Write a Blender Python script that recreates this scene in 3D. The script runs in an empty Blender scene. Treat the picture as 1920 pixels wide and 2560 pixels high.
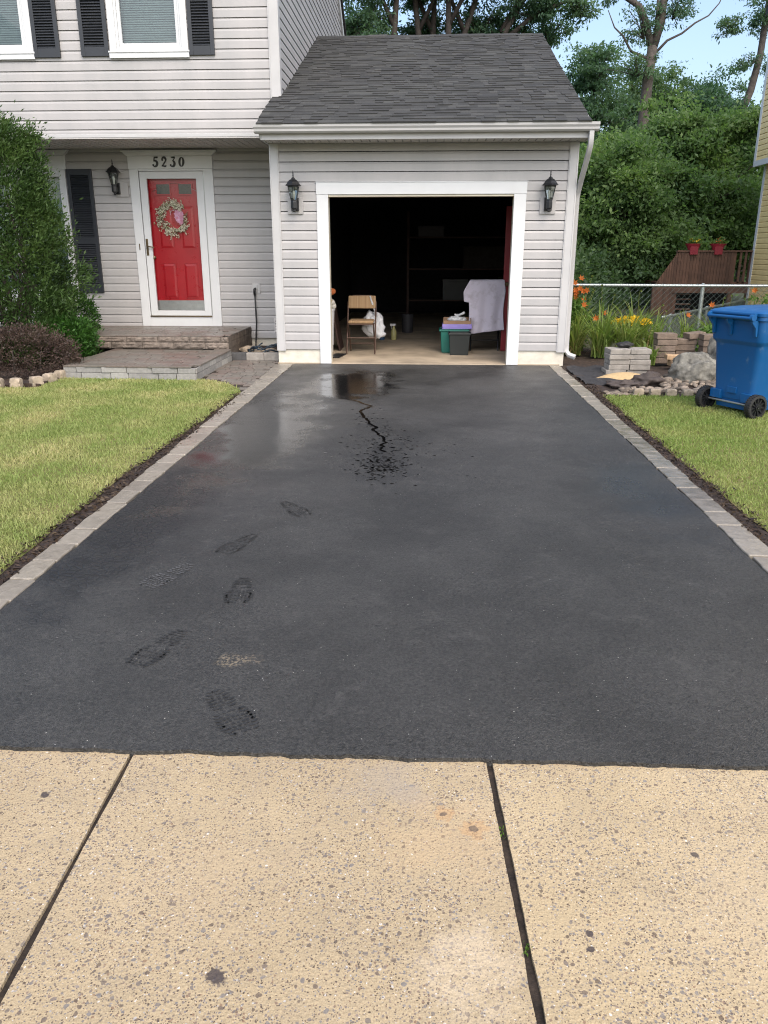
import bpy, bmesh, math, random
import numpy as np
from mathutils import Vector, Matrix, noise as mnoise
R = math.radians
random.seed(7); rng = np.random.default_rng(7)
scene = bpy.context.scene
COL = scene.collection

# ---------------------------------------------------------------- camera
cam_d = bpy.data.cameras.new('camera'); cam = bpy.data.objects.new('camera', cam_d); COL.objects.link(cam)
cam.location = (0, 0, 1.45); cam.rotation_euler = (R(90-18.3), 0, R(3.05))
cam_d.sensor_fit = 'VERTICAL'; cam_d.sensor_height = 36; cam_d.lens = 36*1970/2560
cam_d.clip_start = .05; cam_d.clip_end = 2000
scene.camera = cam

# ---------------------------------------------------------------- world, sun, exposure
SUN_EL, SUN_AZ = 50, 156           # degrees; azimuth clockwise from +y (north)
world = bpy.data.worlds.new('World'); scene.world = world; world.use_nodes = True
wn = world.node_tree
sky = wn.nodes.new('ShaderNodeTexSky'); sky.sky_type = 'NISHITA'; sky.sun_disc = False
sky.sun_elevation = R(SUN_EL); sky.sun_rotation = R(SUN_AZ)
sky.air_density = 1.0; sky.dust_density = 4.2; sky.ozone_density = 1.0
bg = wn.nodes['Background']; bg.inputs['Strength'].default_value = .15
wn.links.new(sky.outputs['Color'], bg.inputs['Color'])
sl = bpy.data.lights.new('sun', 'SUN'); sun = bpy.data.objects.new('sun', sl); COL.objects.link(sun)
sl.energy = .8; sl.angle = R(110); sl.color = (1, .98, .96)
sd = Vector((math.sin(R(SUN_AZ))*math.cos(R(SUN_EL)), math.cos(R(SUN_AZ))*math.cos(R(SUN_EL)), math.sin(R(SUN_EL))))
sun.rotation_euler = sd.to_track_quat('Z', 'Y').to_euler()
scene.view_settings.view_transform = 'Standard'; scene.view_settings.look = 'None'
scene.view_settings.exposure = 1.12; scene.view_settings.gamma = 1
scene.view_settings.use_curve_mapping = False
scene.cycles.denoising_prefilter = 'NONE'; scene.cycles.filter_width = 1.1

# ---------------------------------------------------------------- material helpers
class NT:
    def __init__(s, name):
        s.m = bpy.data.materials.new(name); s.m.use_nodes = True
        s.t = s.m.node_tree; s.b = s.t.nodes['Principled BSDF']
        s.out = s.t.nodes['Material Output']
    def n(s, typ, ins=None, **kw):
        x = s.t.nodes.new('ShaderNode'+typ)
        for k, v in kw.items(): setattr(x, k, v)
        for k, v in (ins or {}).items(): s.set(x.inputs[k], v)
        return x
    def set(s, sock, v):
        if hasattr(v, 'is_output'): s.t.links.new(v, sock)
        else: sock.default_value = v
    def p(s, **kw):
        for k, v in kw.items(): s.set(s.b.inputs[k.replace('_', ' ')], v)
    def pos(s): return s.n('NewGeometry').outputs['Position']
    def island(s): return s.n('NewGeometry').outputs['Random Per Island']
    def noise(s, scale, detail=3, rough=.55, vec=None, dist=0):
        return s.n('TexNoise', {'Vector': vec or s.pos(), 'Scale': scale, 'Detail': detail, 'Roughness': rough, 'Distortion': dist}).outputs[0]
    def vor(s, scale, vec=None, feature='F1', out='Distance', rand=1):
        return s.n('TexVoronoi', {'Vector': vec or s.pos(), 'Scale': scale, 'Randomness': rand}, feature=feature).outputs[out]
    def math(s, op, a, b=0., c=0., clamp=False):
        return s.n('Math', {0: a, 1: b, 2: c}, operation=op, use_clamp=clamp).outputs[0]
    def mr(s, v, a, b, c=0., d=1., interp='LINEAR'):
        return s.n('MapRange', {0: v, 1: a, 2: b, 3: c, 4: d}, interpolation_type=interp).outputs[0]
    def mix(s, f, a, b, mode='MIX'):
        x = s.n('Mix', data_type='RGBA', blend_type=mode)
        s.set(x.inputs[0], f); s.set(x.inputs[6], c4(a)); s.set(x.inputs[7], c4(b)); return x.outputs[2]
    def ramp(s, v, stops, interp='LINEAR'):
        x = s.n('ValToRGB', {0: v}); e = x.color_ramp.elements; x.color_ramp.interpolation = interp
        while len(e) < len(stops): e.new(.5)
        for k, (p_, c) in zip(e, stops): k.position = p_; k.color = c4(c)
        return x.outputs[0]
    def bump(s, h, strength=.5, dist=.01, normal=None):
        x = s.n('Bump', {'Height': h, 'Strength': strength, 'Distance': dist})
        if normal is not None: s.set(x.inputs['Normal'], normal)
        return x.outputs[0]
def c4(c):
    if hasattr(c, 'is_output'): return c
    return (c[0], c[1], c[2], 1) if len(c) == 3 else c

def plain(name, col, rough=.5, var=.12, nscale=6, bumps=0, bscale=60, metal=0, spec=.5, island=0):
    t = NT(name)
    f = t.noise(nscale, 5)
    c = t.mix(t.mr(f, .3, .7), [x*(1-var) for x in col], [min(1, x*(1+var)) for x in col])
    if island:
        c = t.mix(t.island(), t.mix(1., c, (1-island,)*3, 'MULTIPLY'), t.mix(1., c, (1+island*.6,)*3, 'MULTIPLY'))
    t.p(Base_Color=c, Roughness=t.mr(t.noise(nscale*3), .3, .7, rough*.85, min(1, rough*1.15)), Metallic=metal, Specular_IOR_Level=spec)
    if bumps: t.p(Normal=t.bump(t.noise(bscale, 4), bumps, .01))
    return t.m

def leafmat(name, a, b, c=None, trans=.35, patch=0, rough=.5):
    t = NT(name)
    col = t.mix(t.island(), a, b)
    if c is not None: col = t.mix(t.mr(t.noise(patch or .8, 3), .42, .68), col, t.mix(t.island(), c, b))
    t.p(Base_Color=col, Roughness=rough, Specular_IOR_Level=.25)
    tr = t.n('BsdfTranslucent', {'Color': t.mix(1., col, (1.2, 1.35, .7), 'MULTIPLY')})
    ms = t.n('MixShader', {0: trans, 1: t.b.outputs[0], 2: tr.outputs[0]})
    t.t.links.new(ms.outputs[0], t.out.inputs[0])
    return t.m

M = {}
M['siding'] = (lambda t: (t.p(Base_Color=t.mix(t.mr(t.noise(1.0, 7, .68, t.n('VectorMath', {0: t.pos(), 1: (1.6, 1.6, .5)}, operation='MULTIPLY').outputs[0]), .34, .66), (.345, .345, .342), (.415, .405, .40)),
      Roughness=.42, Specular_IOR_Level=.4, Normal=t.bump(t.noise(2.2, 4), .35, .03)), t.m)[1])(NT('siding'))
M['trim'] = plain('trim', (.60, .62, .63), .38, .04, 3)
M['greytrim'] = plain('greytrim', (.45, .452, .45), .4, .06, 3)
M['cream'] = plain('cream', (.62, .58, .46), .5, .06)
M['stucco'] = plain('stucco', (.62, .59, .50), .85, .12, 9, .35, 40)
M['shutter'] = plain('shutter', (.022, .026, .032), .45, .12, 4)
M['black'] = plain('black', (.012, .013, .015), .4, .2, 20)
M['digit'] = plain('digit', (.006, .006, .006), .4, .1)
M['red'] = plain('red', (.36, .010, .018), .3, .1, 3)
M['reddim'] = plain('reddim', (.20, .012, .018), .4, .12, 4)  # darker copy of red, the garage dimness put into the colour
M['brass'] = plain('brass', (.16, .12, .07), .35, .2, 20, metal=.8)
M['steel'] = plain('steel', (.42, .43, .42), .4, .1, 20, metal=.85)
M['galv'] = plain('galv', (.36, .40, .40), .38, .12, 25, metal=.7)
M['wire'] = plain('wire', (.13, .17, .165), .5, .15, 25, metal=.4)
M['darkwall'] = plain('darkwall', (.010, .010, .013), .9, .3)  # near-black; inside the garage it stands in for the lack of light
M['soffit'] = plain('soffit', (.55, .53, .51), .5, .05)
M['tan'] = plain('tan', (.45, .33, .19), .8, .15)
M['plastic_white'] = plain('plastic_white', (.62, .62, .63), .35, .06)
M['rubber'] = plain('rubber', (.018, .018, .018), .6, .2, 30, .2, 60)
M['hose'] = plain('hose', (.02, .035, .05), .35, .3)
M['deck'] = plain('deck', (.10, .050, .032), .6, .3, 5, .2, 40, island=.25)
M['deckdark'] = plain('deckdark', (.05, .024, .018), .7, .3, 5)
M['pot'] = plain('pot', (.22, .015, .03), .4, .1)
M['yellow'] = plain('yellow', (.80, .62, .28), .5, .05)
M['bark'] = plain('bark', (.075, .064, .055), .9, .35, 9, .6, 18)
M['barkdark'] = plain('barkdark', (.045, .036, .030), .9, .35, 9, .6, 18)
M['stoneTan'] = plain('stoneTan', (.34, .28, .21), .9, .3, 14, .8, 35)
M['rockA'] = plain('rockA', (.145, .14, .12), .9, .65, 12, .7, 26)
M['flag'] = plain('flag', (.42, .29, .17), .85, .25, 11, .5, 30)
M['pebble'] = plain('pebble', (.21, .17, .13), .8, .3, 24, .4, 60, island=.6)
M['blockgrey'] = plain('blockgrey', (.30, .28, .25), .9, .22, 12, .5, 50, island=.22)
M['blockbrown'] = plain('blockbrown', (.19, .145, .11), .9, .25, 12, .5, 50, island=.25)
M['blockdark'] = plain('blockdark', (.07, .07, .07), .85, .2, 14, .4, 50)
M['splitface'] = plain('splitface', (.17, .14, .115), .85, .35, 16, .9, 40, island=.15)
M['sand'] = plain('sand', (.46, .33, .17), .95, .1, 30, .3, 160)
M['soil'] = plain('soil', (.035, .022, .015), .95, .6, 22, .9, 55)
M['mulch'] = plain('mulch', (.022, .014, .010), .95, .5, 30, .4, 80, island=.6)
M['fabricblack'] = plain('fabricblack', (.028, .027, .028), .85, .4, 14, .5, 24)
M['tarp'] = plain('tarp', (.055, .042, .036), .7, .3, 10, .3, 30)
M['dirtjoint'] = plain('dirtjoint', (.028, .02, .014), .95, .6, 40, .6, 90)
M['chairframe'] = plain('chairframe', (.085, .05, .035), .4, .2, 10, metal=.3)
M['green_bin'] = plain('green_bin', (.005, .13, .10), .45, .1)
M['black_bin'] = plain('black_bin', (.010, .014, .014), .5, .15)
M['purple'] = plain('purple', (.27, .22, .55), .4, .1)
M['cardboard'] = plain('cardboard', (.27, .17, .10), .85, .15)
M['bag'] = (lambda t: (t.p(Base_Color=(.66, .68, .70, 1), Roughness=.35, Transmission_Weight=.25, Normal=t.bump(t.noise(24, 3, dist=1), .5, .02)), t.m)[1])(NT('bag'))
M['towel'] = (lambda t: (t.p(Base_Color=t.mix(t.mr(t.noise(7, 6, .65), .5, .72), (.50, .47, .54), (.34, .31, .34)), Roughness=.95, Specular_IOR_Level=.1, Sheen_Weight=.3,
      Normal=t.bump(t.noise(120, 3), .6, .006)), t.m)[1])(NT('towel'))
def m_stripes():
    t = NT('chairfabric')
    x = t.n('SeparateXYZ', {0: t.pos()}).outputs[0]
    v = t.n('CombineXYZ', {0: x}).outputs[0]
    c = t.ramp(t.noise(60, 2, .7, v), [(.3, (.14, .085, .045)), (.5, (.32, .21, .11)), (.7, (.42, .31, .18))])
    t.p(Base_Color=c, Roughness=.9, Normal=t.bump(t.noise(150), .3, .005)); return t.m
M['chairfabric'] = m_stripes()
def m_glass(name, tint=(.9, .95, .95), refl=.9):
    t = NT(name)
    fr = t.n('Fresnel', {'IOR': 1.5}).outputs[0]
    gl = t.n('BsdfGlossy', {'Color': (1, 1, 1, 1), 'Roughness': .02})
    tr = t.n('BsdfTransparent', {'Color': c4(tint)})
    ms = t.n('MixShader', {0: t.math('MULTIPLY', fr, refl, clamp=True), 1: tr.outputs[0], 2: gl.outputs[0]})
    t.t.links.new(ms.outputs[0], t.out.inputs[0]); return t.m
M['glass'] = m_glass('glass', (.90, .95, .94), 1.7); M['doorglass'] = m_glass('doorglass', (.97, .98, .98), .45)
M['lampglass'] = m_glass('lampglass', (.82, .86, .84))
M['blind'] = plain('blind', (.30, .38, .37), .5, .08)
M['doorlight'] = plain('doorlight', (.04, .05, .05), .12, .5, 30)
M['bulb'] = plain('bulb', (.75, .75, .70), .3, .03)

def m_concrete():
    t = NT('concrete'); P = t.pos()
    w = t.n('VectorMath', {0: P, 1: t.n('VectorMath', {0: t.n('TexNoise', {'Vector': P, 'Scale': 45}).outputs[1], 3: .012}, operation='SCALE').outputs[0]}, operation='ADD').outputs[0]
    base = t.mix(t.mr(t.noise(1.6, 6, .6), .3, .7), (.435, .348, .212), (.52, .42, .265))
    base = t.mix(t.mr(t.noise(260, 3, .7), .35, .7), base, t.mix(1., base, (.66, .62, .58), 'MULTIPLY'))
    dens = t.mr(t.noise(2.6, 4), .3, .7, .07, .27)
    for sc, dk, k in ((120, 1.15, .95), (200, 1.3, 1.0), (70, .6, .85)):
        d = t.vor(sc, w); c = t.n('SeparateColor', {0: t.vor(sc, w, out='Color')})
        pick = t.mr(c.outputs[0], t.math('SUBTRACT', 1., t.math('MULTIPLY', dens, 2.2 if sc > 60 else .8)), 1., 0, 1)
        on = t.math('GREATER_THAN', c.outputs[0], t.math('SUBTRACT', 1., t.math('MULTIPLY', dens, 3.0*dk if sc > 60 else 1.1)))
        sz = t.mr(c.outputs[1], 0, 1, .20, .46)
        msk = t.math('MULTIPLY', on, t.mr(d, t.math('SUBTRACT', sz, .06), sz, 1, 0))
        scol = t.ramp(c.outputs[2], [(0, (.07, .05, .036)), (.35, (.13, .10, .08)), (.6, (.18, .175, .17)), (.8, (.22, .14, .085)), (.93, (.28, .27, .255)), (1, (.72, .68, .60))])
        base = t.mix(t.math('MULTIPLY', msk, k*.95), base, scol)
    obr = t.n('ObjectInfo').outputs['Random']
    base = t.mix(obr, base, t.mix(1., base, (.90, .90, .92), 'MULTIPLY'))
    base = t.mix(t.mr(t.noise(7, 6, .7, dist=.5), .50, .72, 0, .32), base, (.25, .205, .145))
    # dirty patches with a shape of their own
    stain = t.mr(t.noise(1.1, 5, .65, dist=.6), .56, .72)
    base = t.mix(t.math('MULTIPLY', stain, .35), base, (.26, .21, .16))
    def spot(x, y, r, col, k):
        nonlocal base
        dd = t.n('VectorMath', {0: P, 1: (x, y, 0)}, operation='DISTANCE').outputs['Value']
        dd = t.math('ADD', dd, t.mr(t.noise(50, 3), .3, .7, -r*.35, r*.35))
        base = t.mix(t.math('MULTIPLY', t.mr(dd, r*.75, r, 1, 0), k), base, col)
    def soft(x, y, r, col, k):
        nonlocal base
        dd = t.n('VectorMath', {0: P, 1: (x, y, 0)}, operation='DISTANCE').outputs['Value']
        dd = t.math('ADD', dd, t.mr(t.noise(9, 6, .7), .3, .7, -r*.6, r*.6))
        base = t.mix(t.math('MULTIPLY', t.mr(dd, 0, r, 1, 0, 'SMOOTHSTEP'), k), base, col)
    for x, y, r in ((.146, 1.725, .040), (.068, 1.78, .03)): spot(x, y, r, (.40, .22, .09), .45)
    for x, y, r in ((.146, 1.725, .014), (.068, 1.78, .011), (-.42, 1.245, .024), (.38, 1.36, .010), (.386, 1.40, .009), (-1.05, 1.80, .014), (.70, 1.66, .010)):
        spot(x, y, r, (.055, .045, .045), .92)
    soft(-.10, 1.90, .17, (.30, .26, .21), .38); soft(-.03, 1.86, .08, (.24, .22, .20), .30); soft(.05, 1.70, .22, (.46, .33, .19), .35); soft(.12, 1.3, .16, (.66, .56, .42), .3); soft(-.5, 1.5, .3, (.40, .31, .20), .25); soft(.8, 1.5, .35, (.42, .34, .23), .25)
    h = t.math('ADD', t.math('MULTIPLY', t.noise(260, 3, .7), .6), t.vor(110, w))
    t.p(Base_Color=base, Roughness=.88, Specular_IOR_Level=.3, Normal=t.bump(h, .45, .004)); return t.m
M['concrete'] = m_concrete()

def m_asphalt():
    t = NT('asphalt'); P = t.pos()
    sx = t.n('SeparateXYZ', {0: P})
    def ell(cx, cy, rx, ry, inner=.6, wob=.5, sc=2.2):
        v = t.n('VectorMath', {0: t.n('VectorMath', {0: P, 1: (cx, cy, 0)}, operation='SUBTRACT').outputs[0], 1: (1/rx, 1/ry, 0)}, operation='MULTIPLY').outputs[0]
        l = t.n('VectorMath', {0: v}, operation='LENGTH').outputs['Value']
        l = t.math('ADD', l, t.mr(t.noise(sc, 5, .6), .25, .75, -wob, wob))
        return t.mr(l, inner, 1, 1, 0, 'SMOOTHSTEP')
    wetL = ell(-1.42, 6.5, .85, 3.5, .12, .34)          # damp, smooth left flank
    wetE = ell(-1.62, 4.2, .42, 1.7, .3, .35, 4)
    pud = ell(-.84, 9.0, .62, 1.35, .35, .34, 3.5)        # standing water by the garage
    wetR = ell(1.35, 4.9, .42, 1.1, .2, .4)
    ghost = t.mr(t.noise(1.3, 5, .62, dist=.5), .38, .66)
    worn = t.mr(sx.outputs[1], 4.6, 9.8, 0, 1)           # greyer towards the garage: dry asphalt plus sky sheen put into the colour
    agg = t.vor(230); agg2 = t.n('SeparateColor', {0: t.vor(150, out='Color')})
    base = t.mix(ghost, (.031, .031, .0295), (.048, .0478, .0455))
    base = t.mix(t.math('MULTIPLY', worn, t.mr(t.noise(.9, 5, .6), .42, .7, 0, .6)), base, (.105, .104, .102))
    base = t.mix(1., base, t.mix(agg2.outputs[0], (.62, .62, .63), (1.42, 1.40, 1.36)), 'MULTIPLY')
    base = t.mix(t.mr(t.noise(75, 4, .75), .36, .64), t.mix(1., base, (.62, .62, .62), 'MULTIPLY'), t.mix(1., base, (1.25, 1.25, 1.24), 'MULTIPLY'))
    fleck = t.math('MULTIPLY', t.math('GREATER_THAN', agg2.outputs[1], .9965), t.math('LESS_THAN', t.vor(150), .30))
    base = t.mix(fleck, base, (.55, .53, .48))
    pit = t.math('MULTIPLY', t.mr(t.noise(62, 3, .6), .60, .68), t.mr(t.noise(2.3, 4), .40, .62))
    base = t.mix(t.math('MULTIPLY', pit, .8), base, (.007, .007, .007))
    scuff = t.math('MULTIPLY', t.mr(t.noise(4.2, 6, .7, dist=1.2), .54, .70), t.mr(t.noise(40, 3, .7), .42, .62))
    base = t.mix(t.math('MULTIPLY', scuff, .55), base, (.095, .092, .086))
    allig = t.math('MULTIPLY', t.mr(t.vor(24, feature='DISTANCE_TO_EDGE'), .03, .12, 1, 0), wetE)
    base = t.mix(t.math('MULTIPLY', wetE, .75), base, (.012, .012, .012)); base = t.mix(t.math('MULTIPLY', allig, .8), base, (.004, .004, .004))
    pit = t.math('MAXIMUM', pit, allig)
    dust = ell(-.68, 2.56, .10, .06, .1, .7, 14)
    base = t.mix(t.math('MULTIPLY', dust, t.mr(t.noise(90, 2), .45, .6)), base, (.20, .165, .115))
    wet = t.math('MAXIMUM', wetL, t.math('MAXIMUM', pud, t.math('MULTIPLY', wetE, .45)))
    wet = t.math('MAXIMUM', wet, t.math('MULTIPLY', wetR, .6))
    base = t.mix(t.math('MULTIPLY', wet, .55), base, (.020, .020, .020))
    base = t.mix(t.math('MULTIPLY', pud, .8), base, (.006, .006, .006))  # reflection of the dark garage put into the puddle's base colour
    base = t.mix(t.math('MULTIPLY', ell(-.30, 5.45, .40, .75, .1, .5, 5), .55), base, (.012, .012, .012))
    rough = t.mr(t.noise(3, 5), .3, .7, .40, .56)
    r2 = t.n('Mix', {0: wet, 2: rough, 3: .14}).outputs[0]
    r2 = t.n('Mix', {0: pud, 2: r2, 3: .15}).outputs[0]
    h = t.math('ADD', t.math('MULTIPLY', agg, .8), t.math('ADD', t.math('MULTIPLY', t.noise(300, 2), .35), t.math('MULTIPLY', pit, -1.4)))
    st = t.n('Mix', {0: wet, 2: .75, 3: .025}).outputs[0]
    st = t.n('Mix', {0: pud, 2: st, 3: .01}).outputs[0]
    st = t.math('MULTIPLY', st, t.mr(sx.outputs[1], 2, 9, 1.1, .6))
    nb = t.n('Bump', {'Height': h, 'Strength': st, 'Distance': .006}).outputs[0]
    nb2 = t.bump(t.noise(5, 3), .03, .05, nb)
    t.p(Base_Color=base, Roughness=r2, Normal=nb2, Specular_IOR_Level=t.mr(wet, 0, 1, .42, .6)); return t.m
M['asphalt'] = m_asphalt()
M['floorconcrete'] = plain('floorconcrete', (.40, .33, .24), .7, .3, 2.2, .15, 60)
M['wetblack'] = plain('wetblack', (.004, .004, .004), .12, .2)
M['print'] = plain('print', (.021, .021, .020), .5, .5, 30)
M['printlight'] = plain('printlight', (.075, .075, .075), .6, .2)

def m_paver(name, a, b, c, rough=.6, wetk=0):
    t = NT(name); px = t.n('SeparateXYZ', {0: t.pos()})
    col = t.ramp(t.island(), [(0, a), (.5, b), (1, c)])
    col = t.mix(t.mr(t.noise(28, 5, .65), .35, .7), t.mix(1., col, (.72, .72, .72), 'MULTIPLY'), col)
    n = t.noise(14, 4, .6, dist=.8)
    rr = t.mr(t.noise(2.2, 3), .35, .65, rough*.55, rough)
    if wetk:
        w = t.math('MULTIPLY', t.math('GREATER_THAN', px.outputs[0], 0), t.math('MULTIPLY', t.mr(px.outputs[1], 3.9, 4.9, 0, 1, 'SMOOTHSTEP'), t.mr(px.outputs[1], 6.6, 7.6, 1, 0, 'SMOOTHSTEP')))
        w = t.math('MULTIPLY', w, t.mr(t.noise(9, 4), .35, .6, .3, 1)); rr = t.n('Mix', {0: w, 2: rr, 3: .10}).outputs[0]; col = t.mix(w, col, t.mix(1., col, (.6, .6, .6), 'MULTIPLY'))
    t.p(Base_Color=col, Roughness=rr, Normal=t.bump(t.math('ADD', n, t.math('MULTIPLY', t.noise(160), .25)), t.math('SUBTRACT', .35, t.math('MULTIPLY', w, .24)) if wetk else .35, .012)); return t.m
M['paver'] = m_paver('paver', (.15, .135, .115), (.19, .17, .145), (.165, .125, .105), .5)
M['edging'] = m_paver('edging', (.255, .225, .18), (.31, .28, .23), (.225, .20, .165), .36, 1)
M['stepblock'] = m_paver('stepblock', (.33, .32, .30), (.26, .255, .245), (.42, .41, .38), .8)

def m_shingle():
    t = NT('shingle')
    c = t.ramp(t.island(), [(0, (.036, .037, .037)), (.45, (.045, .046, .046)), (.8, (.054, .055, .054)), (1, (.066, .067, .065))])
    g = t.noise(220, 2, .7)
    c = t.mix(t.mr(g, .35, .65), t.mix(1., c, (.6, .6, .6), 'MULTIPLY'), t.mix(1., c, (1.35, 1.35, 1.33), 'MULTIPLY'))
    c = t.mix(t.mr(t.noise(1.1, 4), .4, .7, 0, .35), c, (.075, .078, .072))
    t.p(Base_Color=c, Roughness=.9, Specular_IOR_Level=.25, Normal=t.bump(g, .5, .004)); return t.m
M['shingle'] = m_shingle()

def m_turf():
    t = NT('turf')
    c = t.mix(t.mr(t.noise(1.2, 5, .6), .4, .65), (.16, .19, .05), (.30, .26, .12))
    c = t.mix(t.mr(t.noise(60, 4), .35, .65), t.mix(1., c, (.5, .5, .5), 'MULTIPLY'), c)
    t.p(Base_Color=c, Roughness=.95, Specular_IOR_Level=.1, Normal=t.bump(t.noise(90, 4), 1, .02)); return t.m
M['turf'] = m_turf()
M['grassL'] = leafmat('grassL', (.205, .275, .078), (.32, .36, .135), (.54, .46, .25), .35, 1.5, .55)
M['grassR'] = leafmat('grassR', (.17, .25, .060), (.27, .335, .105), (.36, .35, .15), .35, 1.4, .55)
def m_ground():
    t = NT('ground')
    c = t.mix(t.mr(t.noise(.4, 5), .35, .65), (.03, .04, .012), (.06, .065, .025))
    t.p(Base_Color=c, Roughness=.95, Normal=t.bump(t.noise(20, 4), .8, .05)); return t.m
M['ground'] = m_ground()

# ---------------------------------------------------------------- mesh helpers
def link(o, parent=None):
    COL.objects.link(o)
    if parent is not None: o.parent = parent
    return o
def root_of(o):
    while o.parent is not None: o = o.parent
    return o
def tag(o, label=None, cat=None, group=None, kind=None):
    if label: o['label'] = label
    if cat: o['category'] = cat
    if group: o['group'] = group
    if kind: o['kind'] = kind
    return o
def thing(name, label, cat, loc=(0, 0, 0), group=None, rz=0):
    o = bpy.data.objects.new(name, None); o.empty_display_size = .1
    o.location = loc; o.rotation_euler = (0, 0, rz); link(o)
    return tag(o, label, cat, group)
def finish(name, me, mat, parent=None, smooth=False, bevel=0, origin=None, seg=2):
    """link mesh data whose vertices are world coordinates (or local ones when the root sits at the origin)"""
    o = bpy.data.objects.new(name, me)
    if parent is not None: origin = root_of(parent).location
    if origin is not None:
        me.transform(Matrix.Translation(-Vector(origin)))
        if parent is None: o.location = origin
    if mat: me.materials.append(M[mat] if isinstance(mat, str) else mat)
    if smooth:
        me.polygons.foreach_set('use_smooth', [True]*len(me.polygons))
        if smooth is not True: me.set_sharp_from_angle(angle=R(smooth))
    if bevel:
        b = o.modifiers.new('bevel', 'BEVEL'); b.width = bevel; b.segments = seg; b.limit_method = 'ANGLE'; b.angle_limit = R(40)
    link(o, parent); me.update()
    return o
class MB:
    def __init__(s): s.v = []; s.f = []
    def add(s, vs, fs):
        k = len(s.v); s.v += [tuple(x) for x in vs]; s.f += [tuple(i+k for i in f) for f in fs]; return s
    def box(s, x0, x1, y0, y1, z0, z1, mat=None):
        v = [(x, y, z) for z in (z0, z1) for y in (y0, y1) for x in (x0, x1)]
        if mat is not None: v = [mat @ Vector(p) for p in v]
        return s.add(v, [(0, 2, 3, 1), (4, 5, 7, 6), (0, 1, 5, 4), (2, 6, 7, 3), (0, 4, 6, 2), (1, 3, 7, 5)])
    def obox(s, c, size, rx=0, ry=0, rz=0):
        from mathutils import Euler
        m = Matrix.Translation(c) @ Euler((rx, ry, rz)).to_matrix().to_4x4()
        a, b, d = [q/2 for q in size]
        return s.box(-a, a, -b, b, -d, d, m)
    def quad(s, a, b, c, d): return s.add([a, b, c, d], [(0, 1, 2, 3)])
    def tube(s, pts, r, n=8, caps=True, r1=None):
        pts = [Vector(p) for p in pts]; k = len(pts); vs = []; fs = []
        up = None
        for i, p in enumerate(pts):
            d = (pts[min(i+1, k-1)]-pts[max(i-1, 0)]).normalized()
            if up is None: up = d.orthogonal().normalized()
            up = (up - d*up.dot(d)); up = up.normalized() if up.length > 1e-6 else d.orthogonal().normalized()
            w = d.cross(up)
            rr = (r[i] if hasattr(r, '__len__') else (r if r1 is None else r+(r1-r)*i/max(1, k-1)))
            for j in range(n):
                a = 2*math.pi*j/n; vs.append(p+(up*math.cos(a)+w*math.sin(a))*rr)
        for i in range(k-1):
            for j in range(n): fs.append((i*n+j, i*n+(j+1) % n, (i+1)*n+(j+1) % n, (i+1)*n+j))
        if caps: fs += [tuple(range(n-1, -1, -1)), tuple((k-1)*n+j for j in range(n))]
        return s.add(vs, fs)
    def lathe(s, prof, c=(0, 0, 0), n=24, axis='z', ph=0, caps=True):
        vs = []; fs = []; k = len(prof)
        for r, h in prof:
            for j in range(n):
                a = 2*math.pi*j/n+ph; x, y = r*math.cos(a), r*math.sin(a)
                p = (x, y, h) if axis == 'z' else ((h, x, y) if axis == 'x' else (x, h, y))
                vs.append((p[0]+c[0], p[1]+c[1], p[2]+c[2]))
        for i in range(k-1):
            for j in range(n): fs.append((i*n+j, i*n+(j+1) % n, (i+1)*n+(j+1) % n, (i+1)*n+j))
        if caps: fs += [tuple(range(n-1, -1, -1)), tuple((k-1)*n+j for j in range(n))]
        return s.add(vs, fs)
    def prism(s, poly, z0, z1):
        n = len(poly)
        return s.add([(x, y, z0) for x, y in poly]+[(x, y, z1) for x, y in poly],
                     [tuple(range(n-1, -1, -1)), tuple(range(n, 2*n))]+[(i, (i+1) % n, n+(i+1) % n, n+i) for i in range(n)])
    def extr(s, poly, axis, a0, a1):
        """poly of (u,w) extruded along axis x (u=y,w=z) or y (u=x,w=z)"""
        n = len(poly); mk = (lambda u, w, a: (a, u, w)) if axis == 'x' else (lambda u, w, a: (u, a, w))
        return s.add([mk(u, w, a0) for u, w in poly]+[mk(u, w, a1) for u, w in poly],
                     [tuple(range(n-1, -1, -1)), tuple(range(n, 2*n))]+[(i, (i+1) % n, n+(i+1) % n, n+i) for i in range(n)])
    def rock(s, c, rad, seed=0, sub=3, amp=.25, freq=1.6, flat=0):
        bm = bmesh.new(); bmesh.ops.create_icosphere(bm, subdivisions=sub, radius=1)
        o = Vector((seed*3.7, seed*1.3, seed*7.1)); vs = []
        for v in bm.verts:
            d = v.co.normalized(); k = 1+amp*mnoise.fractal(d*freq+o, 1.0, 2.0, 4)
            k = k if not flat else min(k, (1-flat*.5)/max(1e-3, max(abs(d.x), abs(d.y), abs(d.z))) if flat else k)
            vs.append((c[0]+d.x*k*rad[0], c[1]+d.y*k*rad[1], c[2]+d.z*k*rad[2]))
        fs = [tuple(x.index for x in f.verts) for f in bm.faces]; bm.free()
        return s.add(vs, fs)
    def blob(s, c, rad, n=10, m=6):
        pr = [(math.sin(math.pi*i/m), -math.cos(math.pi*i/m)) for i in range(m+1)]
        pr[0] = (.02, -1); pr[-1] = (.02, 1); vs = []; fs = []
        k0 = MB(); k0.lathe(pr, (0, 0, 0), n)
        return s.add([(c[0]+x*rad[0], c[1]+y*rad[1], c[2]+z*rad[2]) for x, y, z in k0.v], k0.f)
    def xform(s, m): s.v = [tuple(m @ Vector(p)) for p in s.v]; return s
    def build(s, name, mat, parent=None, **kw):
        me = bpy.data.meshes.new(name); me.from_pydata(s.v, [], s.f); me.validate()
        return finish(name, me, mat, parent, **kw)
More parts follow.
